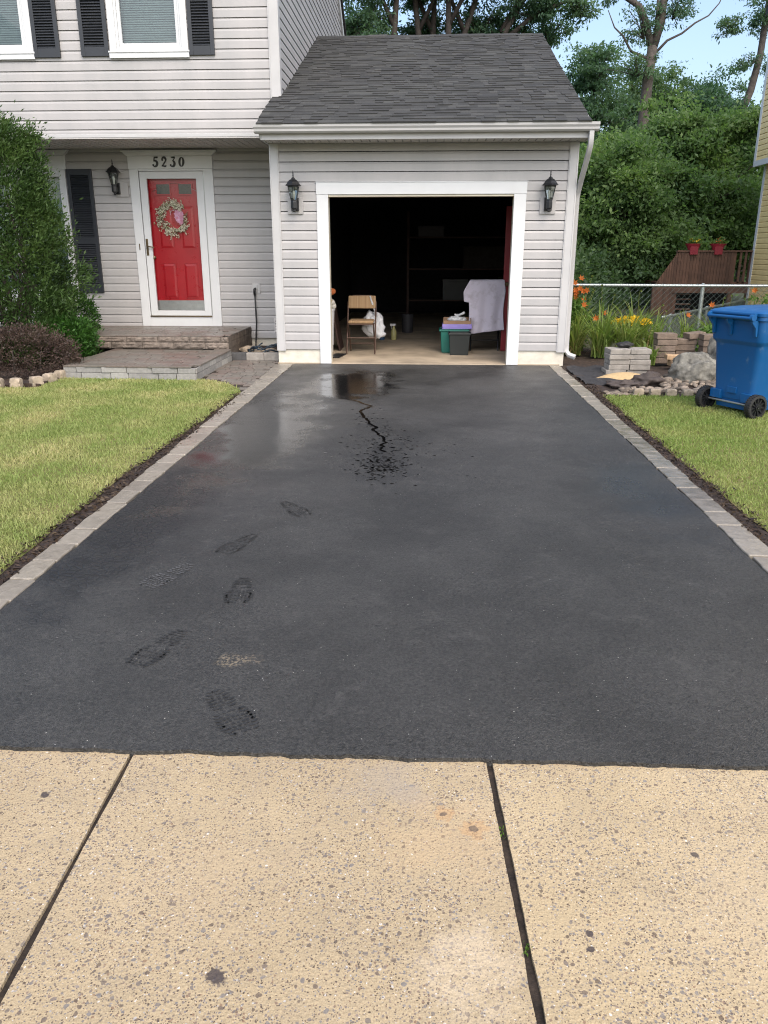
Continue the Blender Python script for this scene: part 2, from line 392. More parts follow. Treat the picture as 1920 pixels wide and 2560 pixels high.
def np_mesh(name, V, F, mat, parent=None, origin=None, smooth=False):
    V = np.asarray(V, np.float32).reshape(-1, 3); F = np.asarray(F, np.int32); k = F.shape[1]
    me = bpy.data.meshes.new(name); me.vertices.add(len(V)); me.vertices.foreach_set('co', V.ravel())
    me.loops.add(F.size); me.loops.foreach_set('vertex_index', F.ravel())
    me.polygons.add(len(F)); me.polygons.foreach_set('loop_start', np.arange(0, F.size, k, dtype=np.int32))
    me.polygons.foreach_set('loop_total', np.full(len(F), k, np.int32)); me.update(calc_edges=True)
    return finish(name, me, mat, parent, origin=origin, smooth=smooth)
def leaf_cards(P, size, aspect=.5, up=.0, out=None, droop=0., jitter=1.0, r=rng):
    """diamond leaves folded along the midrib; P (n,3); out (n,3) preferred direction of the tip"""
    n = len(P); d = r.normal(size=(n, 3))*jitter
    if out is not None: d = d+out
    d[:, 2] += up-droop
    d /= np.linalg.norm(d, axis=1, keepdims=True)+1e-9
    s = r.normal(size=(n, 3)); s -= d*np.sum(s*d, axis=1, keepdims=True); s /= np.linalg.norm(s, axis=1, keepdims=True)+1e-9
    nn = np.cross(d, s); L = (size*(.6+.8*r.random(n)))[:, None] if np.ndim(size) == 0 else size[:, None]
    W = L*aspect*.5
    a = P; b = P+d*L*.5+s*W+nn*W*.25; c = P+d*L; e = P+d*L*.5-s*W+nn*W*.25
    V = np.stack([a, b, c, e], 1).reshape(-1, 3); F = np.arange(4*n).reshape(n, 4)
    return V, F
def structure(name, mb, mat, **kw): return tag(mb.build(name, mat, None, **kw), kind='structure')
def wob(x, s=0., f=1., o=3): return mnoise.fractal(Vector((x*f, s*5.3, s)), 1.0, 2.0, o)

# ================================================================ SETTING: ground, driveway, pavement, kerbs, lawns
D0, HU, HL = 10.65, 11.3, 12.4        # garage front, upper-storey front, ground-floor front
g = MB(); g.quad((-400, -400, -.06), (400, -400, -.06), (400, 400, -.06), (-400, 400, -.06)); structure('ground', g, 'ground')

def sheet(name, xl, xr, y0, y1, z, mat, nx=40, ny=120, skirt=.02, zf=None):
    """sheet between edge functions, with a turned-down rim"""
    V = []; F = []
    ys = np.linspace(0, 1, ny+1); xs = np.linspace(0, 1, nx+1)
    for t in ys:
        for u in xs:
            yf = y0(u) if callable(y0) else y0; yb = y1(u) if callable(y1) else y1
            y = yf+(yb-yf)*t; a = xl(y); b = xr(y); x = a+(b-a)*u
            V.append((x, y, z+(zf(x, y) if zf else 0)))
    w = nx+1
    for j in range(ny):
        for i in range(nx): F.append((j*w+i, j*w+i+1, (j+1)*w+i+1, (j+1)*w+i))
    rim = [i for i in range(w)]+[j*w+nx for j in range(1, ny+1)]+[ny*w+i for i in range(nx-1, -1, -1)]+[j*w for j in range(ny-1, 0, -1)]
    k = len(V); V += [(V[i][0], V[i][1], V[i][2]-skirt) for i in rim]; m = len(rim)
    for q in range(m): F.append((rim[q], k+q, k+(q+1) % m, rim[(q+1) % m]))
    mb = MB(); mb.add(V, F)
    return structure(name, mb, mat)

sheet('driveway', lambda y: -1.775+.012*wob(y, 1, 9), lambda y: 1.612+.008*wob(y, 2, 9),
      lambda u: 1.992+.034*u+.010*wob(u*3.4, 3, 6)+.006*wob(u*3.4, 6, 45), lambda u: 10.655-.02*wob(u*3.4, 4, 5), .014, 'asphalt', 220, 160, .03)
# concrete pavement slabs (each poured by itself, open joints between them)
for x0, x1 in ((-9, -2.0), (-1.985, -.882), (-.865, .1985), (.2185, 1.33), (1.345, 9)):
    jl, jr = (0, 0)
    def ex(x, sgn):
        return lambda y: x + sgn*.003*wob(y, x, 7)+(.050 if abs(x-.2) < .1 else .027 if abs(x+.87) < .1 else 0)*(2.0-y)
    sheet('pavement', ex(x0, 1), ex(x1, -1), -2.5, 2.10, 0, 'concrete', 3, 120, .06)
dj = MB(); dj.box(-9, 9, -2.4, 2.1, -.055, -.011); structure('joint_soil', dj, 'dirtjoint')

# soil beds and strips
sl_ = lambda y: -1.985-.045*max(0, 1-abs(y-5)/2.4)+.025*wob(y, 5, 3)
sheet('soil_strip', lambda y: -2.16, lambda y: -1.86, 1.9, 9.0, .004, 'mulch', 8, 120, .02, lambda x, y: .012*wob(x*9, y*2, 3))
sheet('soil_strip', lambda y: 1.72, lambda y: 2.02, 1.9, 10.8, .004, 'mulch', 8, 120, .02, lambda x, y: .012*wob(x*9, y*2, 3))
sheet('soil_bed', lambda y: 1.76, lambda y: 9.0, 8.40, 12.7, .002, 'soil', 60, 50, .02, lambda x, y: .035*max(0, min(1, (y-8.5)*2))*wob(x*3, y*1.5, 1.5))
sheet('soil_bed', lambda y: -9.0, lambda y: -4.33, 8.62, 12.4, .03, 'soil', 40, 40, .04, lambda x, y: .03*wob(x*3, y*1.5, 1.5))
sheet('back_yard', lambda y: 1.9, lambda y: 30, 12.7, 40, -.02, 'ground', 20, 20)

# lawns: an earth base and blades
def lawn_poly_left(x, y):
    curve = 9.2 if x < -2.7 else 9.2-.9*((x+2.7)/.75)**2
    return (x < sl_(y)-.01*(1+wob(y, 8, 8))) & (y < curve) & (y < (8.5 if x < -4.32 else 9.19))
def lawn_base(name, poly, z, mat):
    mb = MB(); mb.add([(x, y, z) for x, y in poly], [tuple(range(len(poly)))]); return structure(name, mb, mat)
cv = [(-2.7+.75*i/12, 9.2-.9*(i/12)**2) for i in range(13)]
lawn_base('lawn', [(-9, 2.11), (-2.07, 2.11)]+[(sl_(y), y) for y in np.linspace(2.2, 8.2, 40)]+cv[::-1][0:]+[(-4.3, 9.2), (-4.4, 8.56), (-9, 8.56)], .009, 'turf')
sr_ = lambda y: 1.85+.02*wob(y, 11, 3)
lawn_base('lawn', [(sr_(y), y) for y in np.linspace(2.2, 8.35, 40)]+[(9, 8.35), (9, 2.2)], .009, 'turf')
def blades(name, label, n, area, keep, mat, hmin=.012, hmax=.029):
    x0, x1, y0, y1 = area
    P = np.stack([rng.uniform(x0, x1, n), y0+(y1-y0)*rng.random(n)**1.25, np.full(n, .008)], 1)
    P = P[[bool(keep(p[0], p[1])) for p in P]]; k = len(P)
    a = rng.uniform(0, 2*np.pi, k); h = rng.uniform(hmin, hmax, k)*np.where(rng.random(k) < .04, 1.7, 1)*(1+.3*np.array([wob(p[0]*1.5, p[1]*1.1, 1.5) for p in P]))
    lean = np.stack([np.cos(a), np.sin(a)], 1)*(h*rng.uniform(.2, 1.3, k))[:, None]
    b = rng.uniform(0, 2*np.pi, k); w = rng.uniform(.0013, .0026, k)*(1+.16*np.clip(P[:, 1]-3, 0, 8))
    side = np.stack([np.cos(b), np.sin(b), np.zeros(k)], 1)*w[:, None]
    mid = P.copy(); mid[:, :2] += lean*.35; mid[:, 2] += h*.62
    tip = P.copy(); tip[:, :2] += lean; tip[:, 2] += h
    V = np.stack([P-side, P+side, mid+side*.75, mid-side*.75, tip], 1).reshape(-1, 3)
    i = np.arange(k)[:, None]*5
    F = np.concatenate([i+np.array([[0, 1, 2]]), i+np.array([[0, 2, 3]]), i+np.array([[3, 2, 4]])])
    o = np_mesh(name, V, F, mat); return tag(o, label, 'grass', kind='stuff')
blades('grass', 'patchy green and straw coloured lawn left of the driveway', 250000, (-6.6, -1.95, 2.3, 9.2), lawn_poly_left, 'grassL')
blades('grass', 'even green lawn around the blue wheeled bin', 150000, (1.8, 5.2, 2.6, 8.34), lambda x, y: x > sr_(y)+.01*(1+wob(y, 18, 8)), 'grassR')

# loose bits of bark and leaf litter in the soil strips
def litter(name, label, n, f, size, mat):
    P = np.array([f() for _ in range(n)]); V, F = leaf_cards(P, size, .45, jitter=1, up=0, r=rng)
    V[:, 2] = np.maximum(V[:, 2]*.6+.006, .004); return tag(np_mesh(name, V, F, mat), label, 'litter', kind='stuff')
M['chips'] = leafmat('chips', (.012, .008, .006), (.045, .028, .018), (.11, .08, .05), .05, 9)
def fstrip(a, b, y0, y1):
    def f():
        y = random.uniform(y0, y1); return (random.uniform(a, b)+.02*wob(y, 3, 3), y, .016)
    return f
litter('mulch', 'dark bark mulch along the lawn edge left of the driveway', 2600, fstrip(-2.05, -1.90, 2.3, 8.3), .030, 'chips')
litter('mulch', 'dark bark mulch along the lawn edge right of the driveway', 2600, fstrip(1.755, 1.90, 2.6, 9.6), .028, 'chips')

# paver kerbs: each stone its own block inside the kerb
def kerb(name, x0, x1, y0, y1, pitch, seed):
    mb = MB(); rr = random.Random(seed); y = y0
    while y < y1:
        L = pitch*rr.uniform(.96, 1.04); g_ = .004; dz = rr.uniform(-.003, .003); q = []
        a = x0(y+L/2)+rr.uniform(-.006, .006); b = x1+rr.uniform(-.006, .006); t1 = rr.uniform(-.008, .008)
        nn = 5; bot = []; top = []
        for (u, v) in [(0, 0), (.33, 0), (.66, 0), (1, 0), (1, .33), (1, .66), (1, 1), (.66, 1), (.33, 1), (0, 1), (0, .66), (0, .33)]:
            xx = a+(b-a)*u+rr.uniform(-.005, .005); yy = y+g_+(L-2*g_)*v+t1*(u-.5)+rr.uniform(-.004, .004); q.append((xx, yy))
        mb.prism(q, -.04, .021+dz); y += L
    return structure(name, mb, 'edging', bevel=.006)
kerb('kerb', lambda y: -1.905-.016*max(0, y-4.5), -1.779, 2.3, 10.55, .2375, 3)
kerb('kerb', lambda y: 1.757, 1.617, 2.3, 10.62, .2375, 4)

# paved walk between step and driveway
def paver_field(mb, poly_in, area, z0, z1, cell, ang=0, seed=1, gap=.004):
    rr = random.Random(seed); x0, x1, y0, y1 = area; ca, sa = math.cos(ang), math.sin(ang); cx, cy = (x0+x1)/2, (y0+y1)/2
    ext = max(x1-x0, y1-y0)
    rows = int(ext*1.5/cell)
    for j in range(-rows, rows):
        x = -ext*1.1+rr.uniform(0, cell*2)
        while x < ext*1.1:
            L = cell*rr.choice([1, 1.5, 1.5, 2]); y = j*cell
            c = (x+L/2, y+cell/2); wx, wy = cx+c[0]*ca-c[1]*sa, cy+c[0]*sa+c[1]*ca
            if poly_in(wx, wy):
                m = Matrix.Translation((wx, wy, 0)) @ Matrix.Rotation(ang, 4, 'Z'); dz = rr.uniform(-.0015, .0015)
                mb.box(-L/2+gap, L/2-gap, -cell/2+gap, cell/2-gap, z0, z1+dz, m)
            x += L
walk_in = lambda x, y: (-2.70 < x < -1.96) and y < 10.93 and y > (9.28-.9*((max(x, -2.7)+2.7)/.75)**2)
mb = MB(); paver_field(mb, walk_in, (-2.75, -1.9, 8.2, 11), -.03, .017, .12, R(2), 5)
structure('path', mb, 'paver', bevel=.003)
mb = MB(); mb.add([(-2.76, 9.2, .006)]+[(x, y+.02, .006) for x, y in cv]+[(-1.93, 10.66, .006), (-2.0, 10.98, .006), (-2.76, 10.98, .006)], [tuple(range(17))])
structure('path_bed', mb, 'dirtjoint')
mb = MB(); mb.box(-1.999, 1.76, 10.64, 20, -.04, .026); structure('garage_floor', mb, 'floorconcrete')

# ================================================================ LAP SIDING
PROF = [(0, .014), (.080, .0125), (.1065, .003), (.108, -.012), (.1155, -.012)]
EXP = .1155
def siding(mb, plane, a0, a1, z0, z1, holes=(), axis='y', out=-1, zoff=0, rngf=None):
    """courses of double lap siding on the plane axis=plane facing out; holes are (a0,a1,z0,z1)"""
    zb = z0-zoff; cuts = set()
    k = int((z1-z0)/EXP)+2
    for i in range(k):
        for p_, _ in PROF: cuts.add(round(zb+i*EXP+p_, 5))
    for h in holes: cuts |= {h[2], h[3]}
    cuts = sorted(c for c in cuts if z0 <= c <= z1); cuts = sorted(set([z0]+cuts+[z1]))
    def off(z):
        f = (z-zb) % EXP
        for (p0, o0), (p1, o1) in zip(PROF, PROF[1:]):
            if f <= p1: return o0+(o1-o0)*(f-p0)/(p1-p0)
        return PROF[-1][1]
    P = lambda a, z, o: (a, plane+out*o, z) if axis == 'y' else (plane+out*o, a, z)
    for za, zc in zip(cuts, cuts[1:]):
        if zc-za < 1e-4: continue
        zm = (za+zc)/2; oa = off(za+1e-5); oc = off(zc-1e-5)
        lo, hi = rngf(zm) if rngf else (a0, a1)
        if hi <= lo: continue
        segs = [(lo, hi)]
        for h in holes:
            if h[2] <= zm <= h[3]:
                ns = []
                for s0, s1 in segs:
                    if h[1] <= s0 or h[0] >= s1: ns.append((s0, s1)); continue
                    if h[0] > s0: ns.append((s0, h[0]))
                    if h[1] < s1: ns.append((h[1], s1))
                segs = ns
        start = abs(((za-zb) % EXP)) < 1e-4 or abs(((za-zb) % EXP)-EXP) < 1e-4
        for s0, s1 in segs:
            mb.quad(P(s0, za, oa), P(s1, za, oa), P(s1, zc, oc), P(s0, zc, oc))
            if start: mb.quad(P(s0, za, -.012), P(s1, za, -.012), P(s1, za, oa), P(s0, za, oa))
    return mb

# ================================================================ GARAGE
G = thing('garage', 'attached one-car garage with an open door and dark shingle roof', 'garage', (-.1, 15, 0))
mb = MB(); siding(mb, D0, -1.89, 1.71, .205, 2.72, [(-1.41, 1.20, 0, 2.262)]); mb.build('siding', 'siding', G)
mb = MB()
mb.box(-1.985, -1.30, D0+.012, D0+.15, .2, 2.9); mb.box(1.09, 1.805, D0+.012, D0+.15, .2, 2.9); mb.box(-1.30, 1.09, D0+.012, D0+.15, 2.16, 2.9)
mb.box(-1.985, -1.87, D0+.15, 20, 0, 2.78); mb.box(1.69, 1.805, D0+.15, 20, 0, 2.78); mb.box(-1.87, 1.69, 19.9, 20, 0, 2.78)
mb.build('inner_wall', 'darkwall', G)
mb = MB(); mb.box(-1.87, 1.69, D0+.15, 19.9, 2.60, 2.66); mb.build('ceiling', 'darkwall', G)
for x0, x1 in ((-1.99, -1.41), (1.20, 1.81)): mb = MB(); mb.box(x0, x1, D0+.008, D0+.14, -.03, .2); mb.build('foundation', 'stucco', G, bevel=.004)
mb = MB(); mb.box(1.806, 1.82, D0+.01, 20, .2, 2.76); mb.build('side_cladding', 'siding', G)
mb = MB()
for x0, x1 in ((-1.42, -1.272), (1.056, 1.21)):
    mb.box(x0, x1, D0-.028, D0+.0, .018, 2.128)
mb.box(-1.425, 1.215, D0-.030, D0, 2.130, 2.268); mb.box(-1.435, 1.225, D0-.036, D0, 2.268, 2.280)
mb.build('door_frame', 'trim', G, bevel=.004)
mb = MB()
for x0, x1 in ((-1.296, -1.274), (1.058, 1.08)): mb.box(x0, x1, D0-.010, D0+.14, .02, 2.127)
mb.box(-1.27, 1.054, D0-.010, D0+.14, 2.106, 2.127); mb.build('door_jamb', 'cream', G)
for x0, x1 in ((-2.0, -1.885), (1.705, 1.82)):
    mb = MB(); mb.box(x0, x1, D0-.026, D0+.09, .185, 2.72); mb.box(x0+.012, x0+.018, D0-.030, D0-.026, .185, 2.72); mb.box(x1-.018, x1-.012, D0-.030, D0-.026, .185, 2.72)
    mb.build('corner_board', 'greytrim', G, bevel=.004)
mb = MB(); mb.box(-2.0, 1.90, 10.235, D0+.01, 2.722, 2.735)
x = -1.97
while x < 1.86: mb.box(x, x+.006, 10.24, D0-.01, 2.716, 2.722); mb.box(x+.05, x+.056, 10.24, D0-.01, 2.716, 2.722); x += .1
mb.build('soffit', 'soffit', G)
mb = MB(); x = -1.955
while x < 1.86:
    for q in range(3): mb.box(x+.016, x+.032, 10.30+q*.1, 10.34+q*.1, 2.7205, 2.7225)
    x += .1
tag(mb.build('soffit_vent', 'black', G), kind='stuff')
mb = MB(); mb.box(-2.0, 1.90, 10.215, 10.233, 2.71, 2.868); mb.box(-2.02, -2.0, 10.215, D0+.1, 2.71, 2.86)
mb.build('fascia', 'greytrim', G, bevel=.003)
DZ = -.02
gp = [(10.213, 2.795), (10.145, 2.795), (10.122, 2.812), (10.118, 2.835), (10.100, 2.858), (10.096, 2.885), (10.108, 2.885), (10.110, 2.864), (10.128, 2.838), (10.150, 2.806), (10.207, 2.806), (10.207, 2.88), (10.213, 2.88)]
gp = [(a, b+DZ) for a, b in gp]
mb = MB(); mb.extr(gp, 'x', -2.075, 1.945)
for xe in (-2.078, 1.945): mb.extr([(a, b+DZ) for a, b in [(10.213, 2.795), (10.145, 2.795), (10.122, 2.812), (10.118, 2.835), (10.100, 2.858), (10.096, 2.885), (10.213, 2.885)]], 'x', xe, xe+.003)
mb.build('gutter', 'greytrim', G)
mb = MB()
def dspipe(mb, pts, w=.036, d=.028):
    pts = [Vector(p) for p in pts]; vs = []; fs = []
    for i, p in enumerate(pts):
        t_ = (pts[min(i+1, len(pts)-1)]-pts[max(i-1, 0)]).normalized(); sx = Vector((1, 0, 0)); sx = (sx-t_*sx.dot(t_)).normalized(); n_ = t_.cross(sx)
        for a, b in ((-1, -.6), (-.8, -1), (.8, -1), (1, -.6), (1, .6), (.8, 1), (-.8, 1), (-1, .6)): vs.append(p+sx*w*a+n_*d*b)
    for i in range(len(pts)-1):
        for j in range(8): fs.append((i*8+j, i*8+(j+1) % 8, i*8+8+(j+1) % 8, i*8+8+j))
    fs += [tuple(range(7, -1, -1)), tuple((len(pts)-1)*8+j for j in range(8))]
    mb.add(vs, fs)
dspipe(mb, [(1.868, 10.165, 2.80), (1.868, 10.165, 2.70), (1.868, 10.18, 2.63), (1.866, 10.25, 2.55), (1.858, 10.58, 2.27), (1.854, 10.69, 2.16), (1.852, 10.73, 2.08), (1.852, 10.73, .26), (1.855, 10.72, .19), (1.885, 10.69, .145), (1.96, 10.65, .12)], .030, .026)
mb.build('downspout', 'greytrim', G, smooth=35)
# shingled roof: every course a row of tabs laid over the one below
SL = .402; cs = math.cos(math.atan(SL)); sn = math.sin(math.atan(SL))
mb = MB(); rr = random.Random(5); nC = 44; expo = (15.16-10.10)/cs/nC
for i in range(nC):
    s0 = i*expo; yy = 10.10+s0*cs
    xl = -2.045 if yy < HU-.02 else -1.945; xr = 1.845
    x = xl-rr.uniform(0, .3)
    wv = rr.uniform(0, 9)
    while x < xr:
        w = rr.choice([.07, .10, .13, .16, .20, .26]); a = max(x, xl+rr.uniform(-.006, .004)); b = min(x+w, xr+rr.uniform(-.004, .006)); x += w
        if b-a < .01: continue
        lam = rr.random() < .52; th = .016 if lam else .007; dy = (.005 if lam else 0)+(.006*wob(a*1.3, wv, 1) if i else .012)
        q = []
        for (u, s, h) in ((a, s0-dy, th), (b, s0-dy, th), (b, s0+expo*1.5, .001), (a, s0+expo*1.5, .001), (a, s0-dy, -.002), (b, s0-dy, -.002), (b, s0+expo*1.5, -.004), (a, s0+expo*1.5, -.004)):
            sag = .010*wob(u*.5, s*.3, 1)*min(1, s*2)
            q.append((u, 10.10+s*cs-h*sn, 2.872+s*sn+h*cs+sag))
        mb.add(q, [(0, 1, 2, 3), (7, 6, 5, 4), (0, 4, 5, 1), (1, 5, 6, 2), (3, 7, 4, 0), (2, 6, 7, 3)])
mb.build('roof_shingles', 'shingle', G)
mb = MB()
rz = lambda y: 2.872+(y-10.10)*SL
mb.extr([(10.12, rz(10.12)-.02), (15.16, rz(15.16)-.02), (20.25, rz(10.12)-.02), (20.25, rz(10.12)-.06), (15.16, rz(15.16)-.06), (10.12, rz(10.12)-.045)], 'x', -1.94, 1.835)
mb.box(-2.03, -1.94, 10.13, HU-.02, 2.83, 2.86)
mb.build('roof_deck', 'darkwall', G)
mb = MB(); mb.add([(-2.04, 10.13, rz(10.13)-.02), (-1.94, 10.13, rz(10.13)-.02), (-1.94, 11.29, rz(11.29)-.02), (-2.04, 11.29, rz(11.29)-.02)], [(0, 1, 2, 3)])
mb.extr([(10.14, rz(10.14)-.018), (11.3, rz(11.3)-.018), (11.3, 2.73), (10.24, 2.73)], 'x', -2.035, -2.02); mb.build('return_board', 'greytrim', G)
mb = MB(); x = -1.94
while x < 1.84:
    w = rr.uniform(.28, .33); z_ = rz(15.16)+.012+.02*wob(x, 3, 1.2)
    mb.add([(x, 15.02, z_-.055), (min(x+w, 1.85), 15.02, z_-.058), (min(x+w, 1.85), 15.16, z_+.006), (x, 15.16, z_), (x, 15.30, z_-.055), (min(x+w, 1.85), 15.30, z_-.055), (x, 15.02, z_-.08), (min(x+w, 1.85), 15.02, z_-.08)], [(0, 1, 2, 3), (3, 2, 5, 4), (6, 7, 1, 0)]); x += w*.9
mb.build('ridge_cap', 'shingle', G)
mb = MB(); mb.extr([(10.12, rz(10.12)-.005), (15.16, rz(15.16)-.005), (15.16, rz(15.16)-.14), (10.22, 2.72)], 'x', 1.838, 1.852); mb.build('rake_board', 'greytrim', G)
# red side door standing open inside
mb = MB(); mb.box(1.10, 1.69, 12.02, 12.06, .04, 2.06)
for z0, z1 in ((.25, .9), (1.1, 1.85)):
    mb.box(1.18, 1.4, 12.012, 12.02, z0, z1); mb.box(1.45, 1.62, 12.012, 12.02, z0, z1)
sd_ = mb.build('side_door', 'reddim', G, bevel=.004)
mb = MB(); mb.lathe([(.012, 0), (.014, -.03), (.028, -.045), (.030, -.06), (.018, -.072)], (1.145, 12.02, 1.0), 16, 'y'); mb.build('door_knob', 'brass', sd_, smooth=40)

# ================================================================ HOUSE
H = thing('house', 'two-storey house with pinkish grey siding and a red front door', 'house', (-5.5, 15.5, 0))
W1 = (-4.125, -3.105, 3.81, 5.30); W2 = (-6.165, -5.13, 3.81, 5.30)
holes = [(W1[0]+.02, W1[1]-.02, W1[2]+.03, W1[3]-.02), (W2[0]+.02, W2[1]-.02, W2[2]+.03, W2[3]-.02)]
mb = MB(); siding(mb, HU, -9.5, -2.06, 2.927, 5.6, holes, zoff=.056); mb.build('upper_siding', 'siding', H)
mb = MB(); mb.box(-9.5, -2.06, HU-.016, HU+.0, 2.885, 2.927); mb.build('starter_strip', 'greytrim', H, bevel=.003)
DH = (-4.40, -3.19, 0, 2.80)
mb = MB(); siding(mb, HL, -9.5, -1.86, .172, 2.88, [DH, (-7.1, -5.4, .8, 2.84)]); mb.build('lower_siding', 'siding', H)
mb = MB(); mb.box(-9.5, -1.86, HL+.03, HL+.2, -.03, .172); mb.build('foundation', 'stucco', H)
# rake/gable side wall
ridgeY, rzf = 15.6, lambda y: 5.62+.62*(min(y-HU, 19.9-y))
def gr(z):
    lo = HU+.09; hi = 19.9
    if z > 5.62: d = (z-5.62)/.62; lo = max(lo, HU+d); hi = 19.9-d
    return (lo, hi)
mb = MB(); siding(mb, -1.95, 0, 0, 2.96, 8.0, (), 'x', 1, .06, gr); mb.build('gable_siding', 'siding', H)
mb = MB()
mb.extr([(HL+.05, .1), (HL+.05, 2.9), (HU+.04, 2.9), (HU+.04, 5.6), (15.6, 8.25), (19.88, 5.6), (19.88, .1)], 'x', -2.2, -1.97)
mb.box(-9.5, -2.2, HU+.03, HU+.2, 2.9, 3.82); mb.box(-9.5, -2.2, HU+.03, HU+.2, 5.28, 5.6)
for a, b in ((-9.5, W2[0]+.03), (W2[1]-.03, W1[0]+.03), (W1[1]-.03, -2.2)): mb.box(a, b, HU+.03, HU+.2, 3.82, 5.28)
mb.box(-9.5, -9.3, HU+.2, 19.88, .1, 5.6); mb.box(-9.3, -2.2, 19.7, 19.88, .1, 5.6)
for a, b in ((-9.5, -7.0), (-5.5, DH[0]-.02), (DH[1]+.02, -1.99)): mb.box(a, b, HL+.03, HL+.18, .17, 2.9)
mb.box(-7.0, -5.5, HL+.03, HL+.18, .17, .85); mb.box(-4.42, -3.17, HL+.03, HL+.18, 2.62, 2.9)
mb.box(-9.3, -2.2, 11.5, 19.7, 2.95, 3.05)
mb.build('wall', 'darkwall', H)
mb = MB(); mb.box(-2.07, -1.935, HU-.028, HU+.10, 2.885, 5.62); mb.box(-2.055, -2.049, HU-.032, HU-.028, 2.9, 5.6); mb.build('corner_board', 'greytrim', H, bevel=.004)
mb = MB(); mb.extr([(HU-.3, 5.44), (15.6, 8.32), (20.2, 5.44), (20.2, 5.28), (15.6, 8.12), (HU-.3, 5.28)], 'x', -1.944, -1.90); mb.build('rake_board', 'trim', H)
mb = MB(); mb.extr([(HU-.35, 5.52), (15.6, 8.42), (20.25, 5.52), (20.25, 5.46), (15.6, 8.34), (HU-.35, 5.46)], 'x', -9.7, -1.86); mb.build('roof', 'shingle', H)
mb = MB(); mb.box(-9.5, -1.96, HU-.01, HL+.02, 2.872, 2.884)
x = -9.4
while x < -2: mb.box(x, x+.007, HU, HL-.02, 2.868, 2.872); x += .1
mb.build('soffit', 'soffit', H)

def rect_frame(mb, x0, x1, z0, z1, y0, y1, w, wb=None, wt=None):
    wb = wb if wb is not None else w; wt = wt if wt is not None else w
    mb.box(x0, x0+w, y0, y1, z0, z1); mb.box(x1-w, x1, y0, y1, z0, z1)
    mb.box(x0+w, x1-w, y0+.001, y1, z0, z0+wb); mb.box(x0+w, x1-w, y0+.001, y1, z1-wt, z1)
def window(W, y, mid=None):
    x0, x1, z0, z1 = W
    mb = MB(); rect_frame(mb, x0, x1, z0+.085, z1, y-.032, y+.02, .085, .02, .085)
    wf = mb.build('window', 'trim', H, bevel=.004)
    mb = MB(); mb.box(x0-.01, x1+.01, y-.045, y+.02, z0, z0+.083); mb.box(x0-.018, x1+.018, y-.055, y+.02, z0+.062, z0+.0835); mb.build('sill', 'trim', wf, bevel=.003)
    mb = MB(); rect_frame(mb, x0+.085, x1-.085, z0+.105, z1-.085, y-.012, y+.045, .030, .030, .03)
    rect_frame(mb, x0+.117, x1-.117, z0+.137, z1-.11, y+.004, y+.05, .040, .040, .04)
    zm = (z0+z1)/2+.05; mb.box(x0+.12, x1-.12, y+.002, y+.05, zm-.03, zm+.03); mb.build('sash', 'trim', wf, bevel=.003)
    mb = MB(); mb.quad((x0+.15, y+.030, z0+.15), (x1-.15, y+.030, z0+.15), (x1-.15, y+.030, z1-.13), (x0+.15, y+.030, z1-.13)); mb.build('pane', 'glass', wf)
    mb = MB(); z = z0+.14
    while z < z1-.1: mb.obox(((x0+x1)/2, y+.10, z), (x1-x0-.26, .036, .002), rx=R(52)); z += .026
    mb.build('blind', 'blind', wf)
for W in (W1, W2): window(W, HU)
def shutter(x0, x1, z0, z1, y, rails):
    mb = MB(); st = .052; yf = y-.045
    mb.box(x0, x0+st, yf, y-.012, z0, z1); mb.box(x1-st, x1, yf, y-.012, z0, z1)
    edges = [(z0, z0+.105)]+[(r_-.045, r_+.045) for r_ in rails]+[(z1-.085, z1)]
    for a, b in edges: mb.box(x0+st, x1-st, yf+.002, y-.012, a, b)
    mb.box(x0+st, x1-st, y-.018, y-.013, z0+.1, z1-.08)
    for (_, a), (b, _2) in zip(edges, edges[1:]):
        n = int((b-a)/.031); p_ = (b-a)/n
        for i in range(n): mb.obox(((x0+x1)/2, yf+.014, a+p_*(i+.5)), (x1-x0-2*st, .006, .034), rx=R(-42))
    return mb.build('shutter', 'shutter', H, bevel=.0025)
shutter(-4.503, -4.140, 3.835, 5.30, HU, [4.60]); shutter(-3.092, -2.765, 3.835, 5.30, HU, [4.60])
shutter(-5.125, -4.780, 3.828, 5.30, HU, [4.60]); shutter(-6.54, -6.19, 3.828, 5.30, HU, [4.60])
shutter(-5.365, -4.985, .85, 2.604, HL, [1.60])
# ground-floor window mostly behind the shrub
mb = MB(); rect_frame(mb, -7.1, -5.385, .80, 2.60, HL-.035, HL+.02, .10); mb.box(-7.12, -5.36, HL-.04, HL+.02, 2.60, 2.79); mb.extr([(-7.12, 2.79), (-5.36, 2.79), (-5.29, 2.862), (-7.19, 2.862)], 'y', HL-.085, HL+.02)
mb.box(-7.14, -5.36, HL-.06, HL+.02, .72, .80); mb.box(-6.27, -6.21, HL-.02, HL+.02, .9, 2.5); wlow = mb.build('window', 'trim', H, bevel=.004)
mb = MB(); mb.quad((-7.0, HL+.02, .9), (-5.48, HL+.02, .9), (-5.48, HL+.02, 2.5), (-7.0, HL+.02, 2.5)); mb.build('pane', 'glass', wlow)
mb = MB(); mb.box(-7.0, -5.48, HL+.1, HL+.11, .9, 2.5); mb.build('blind', 'blind', wlow)

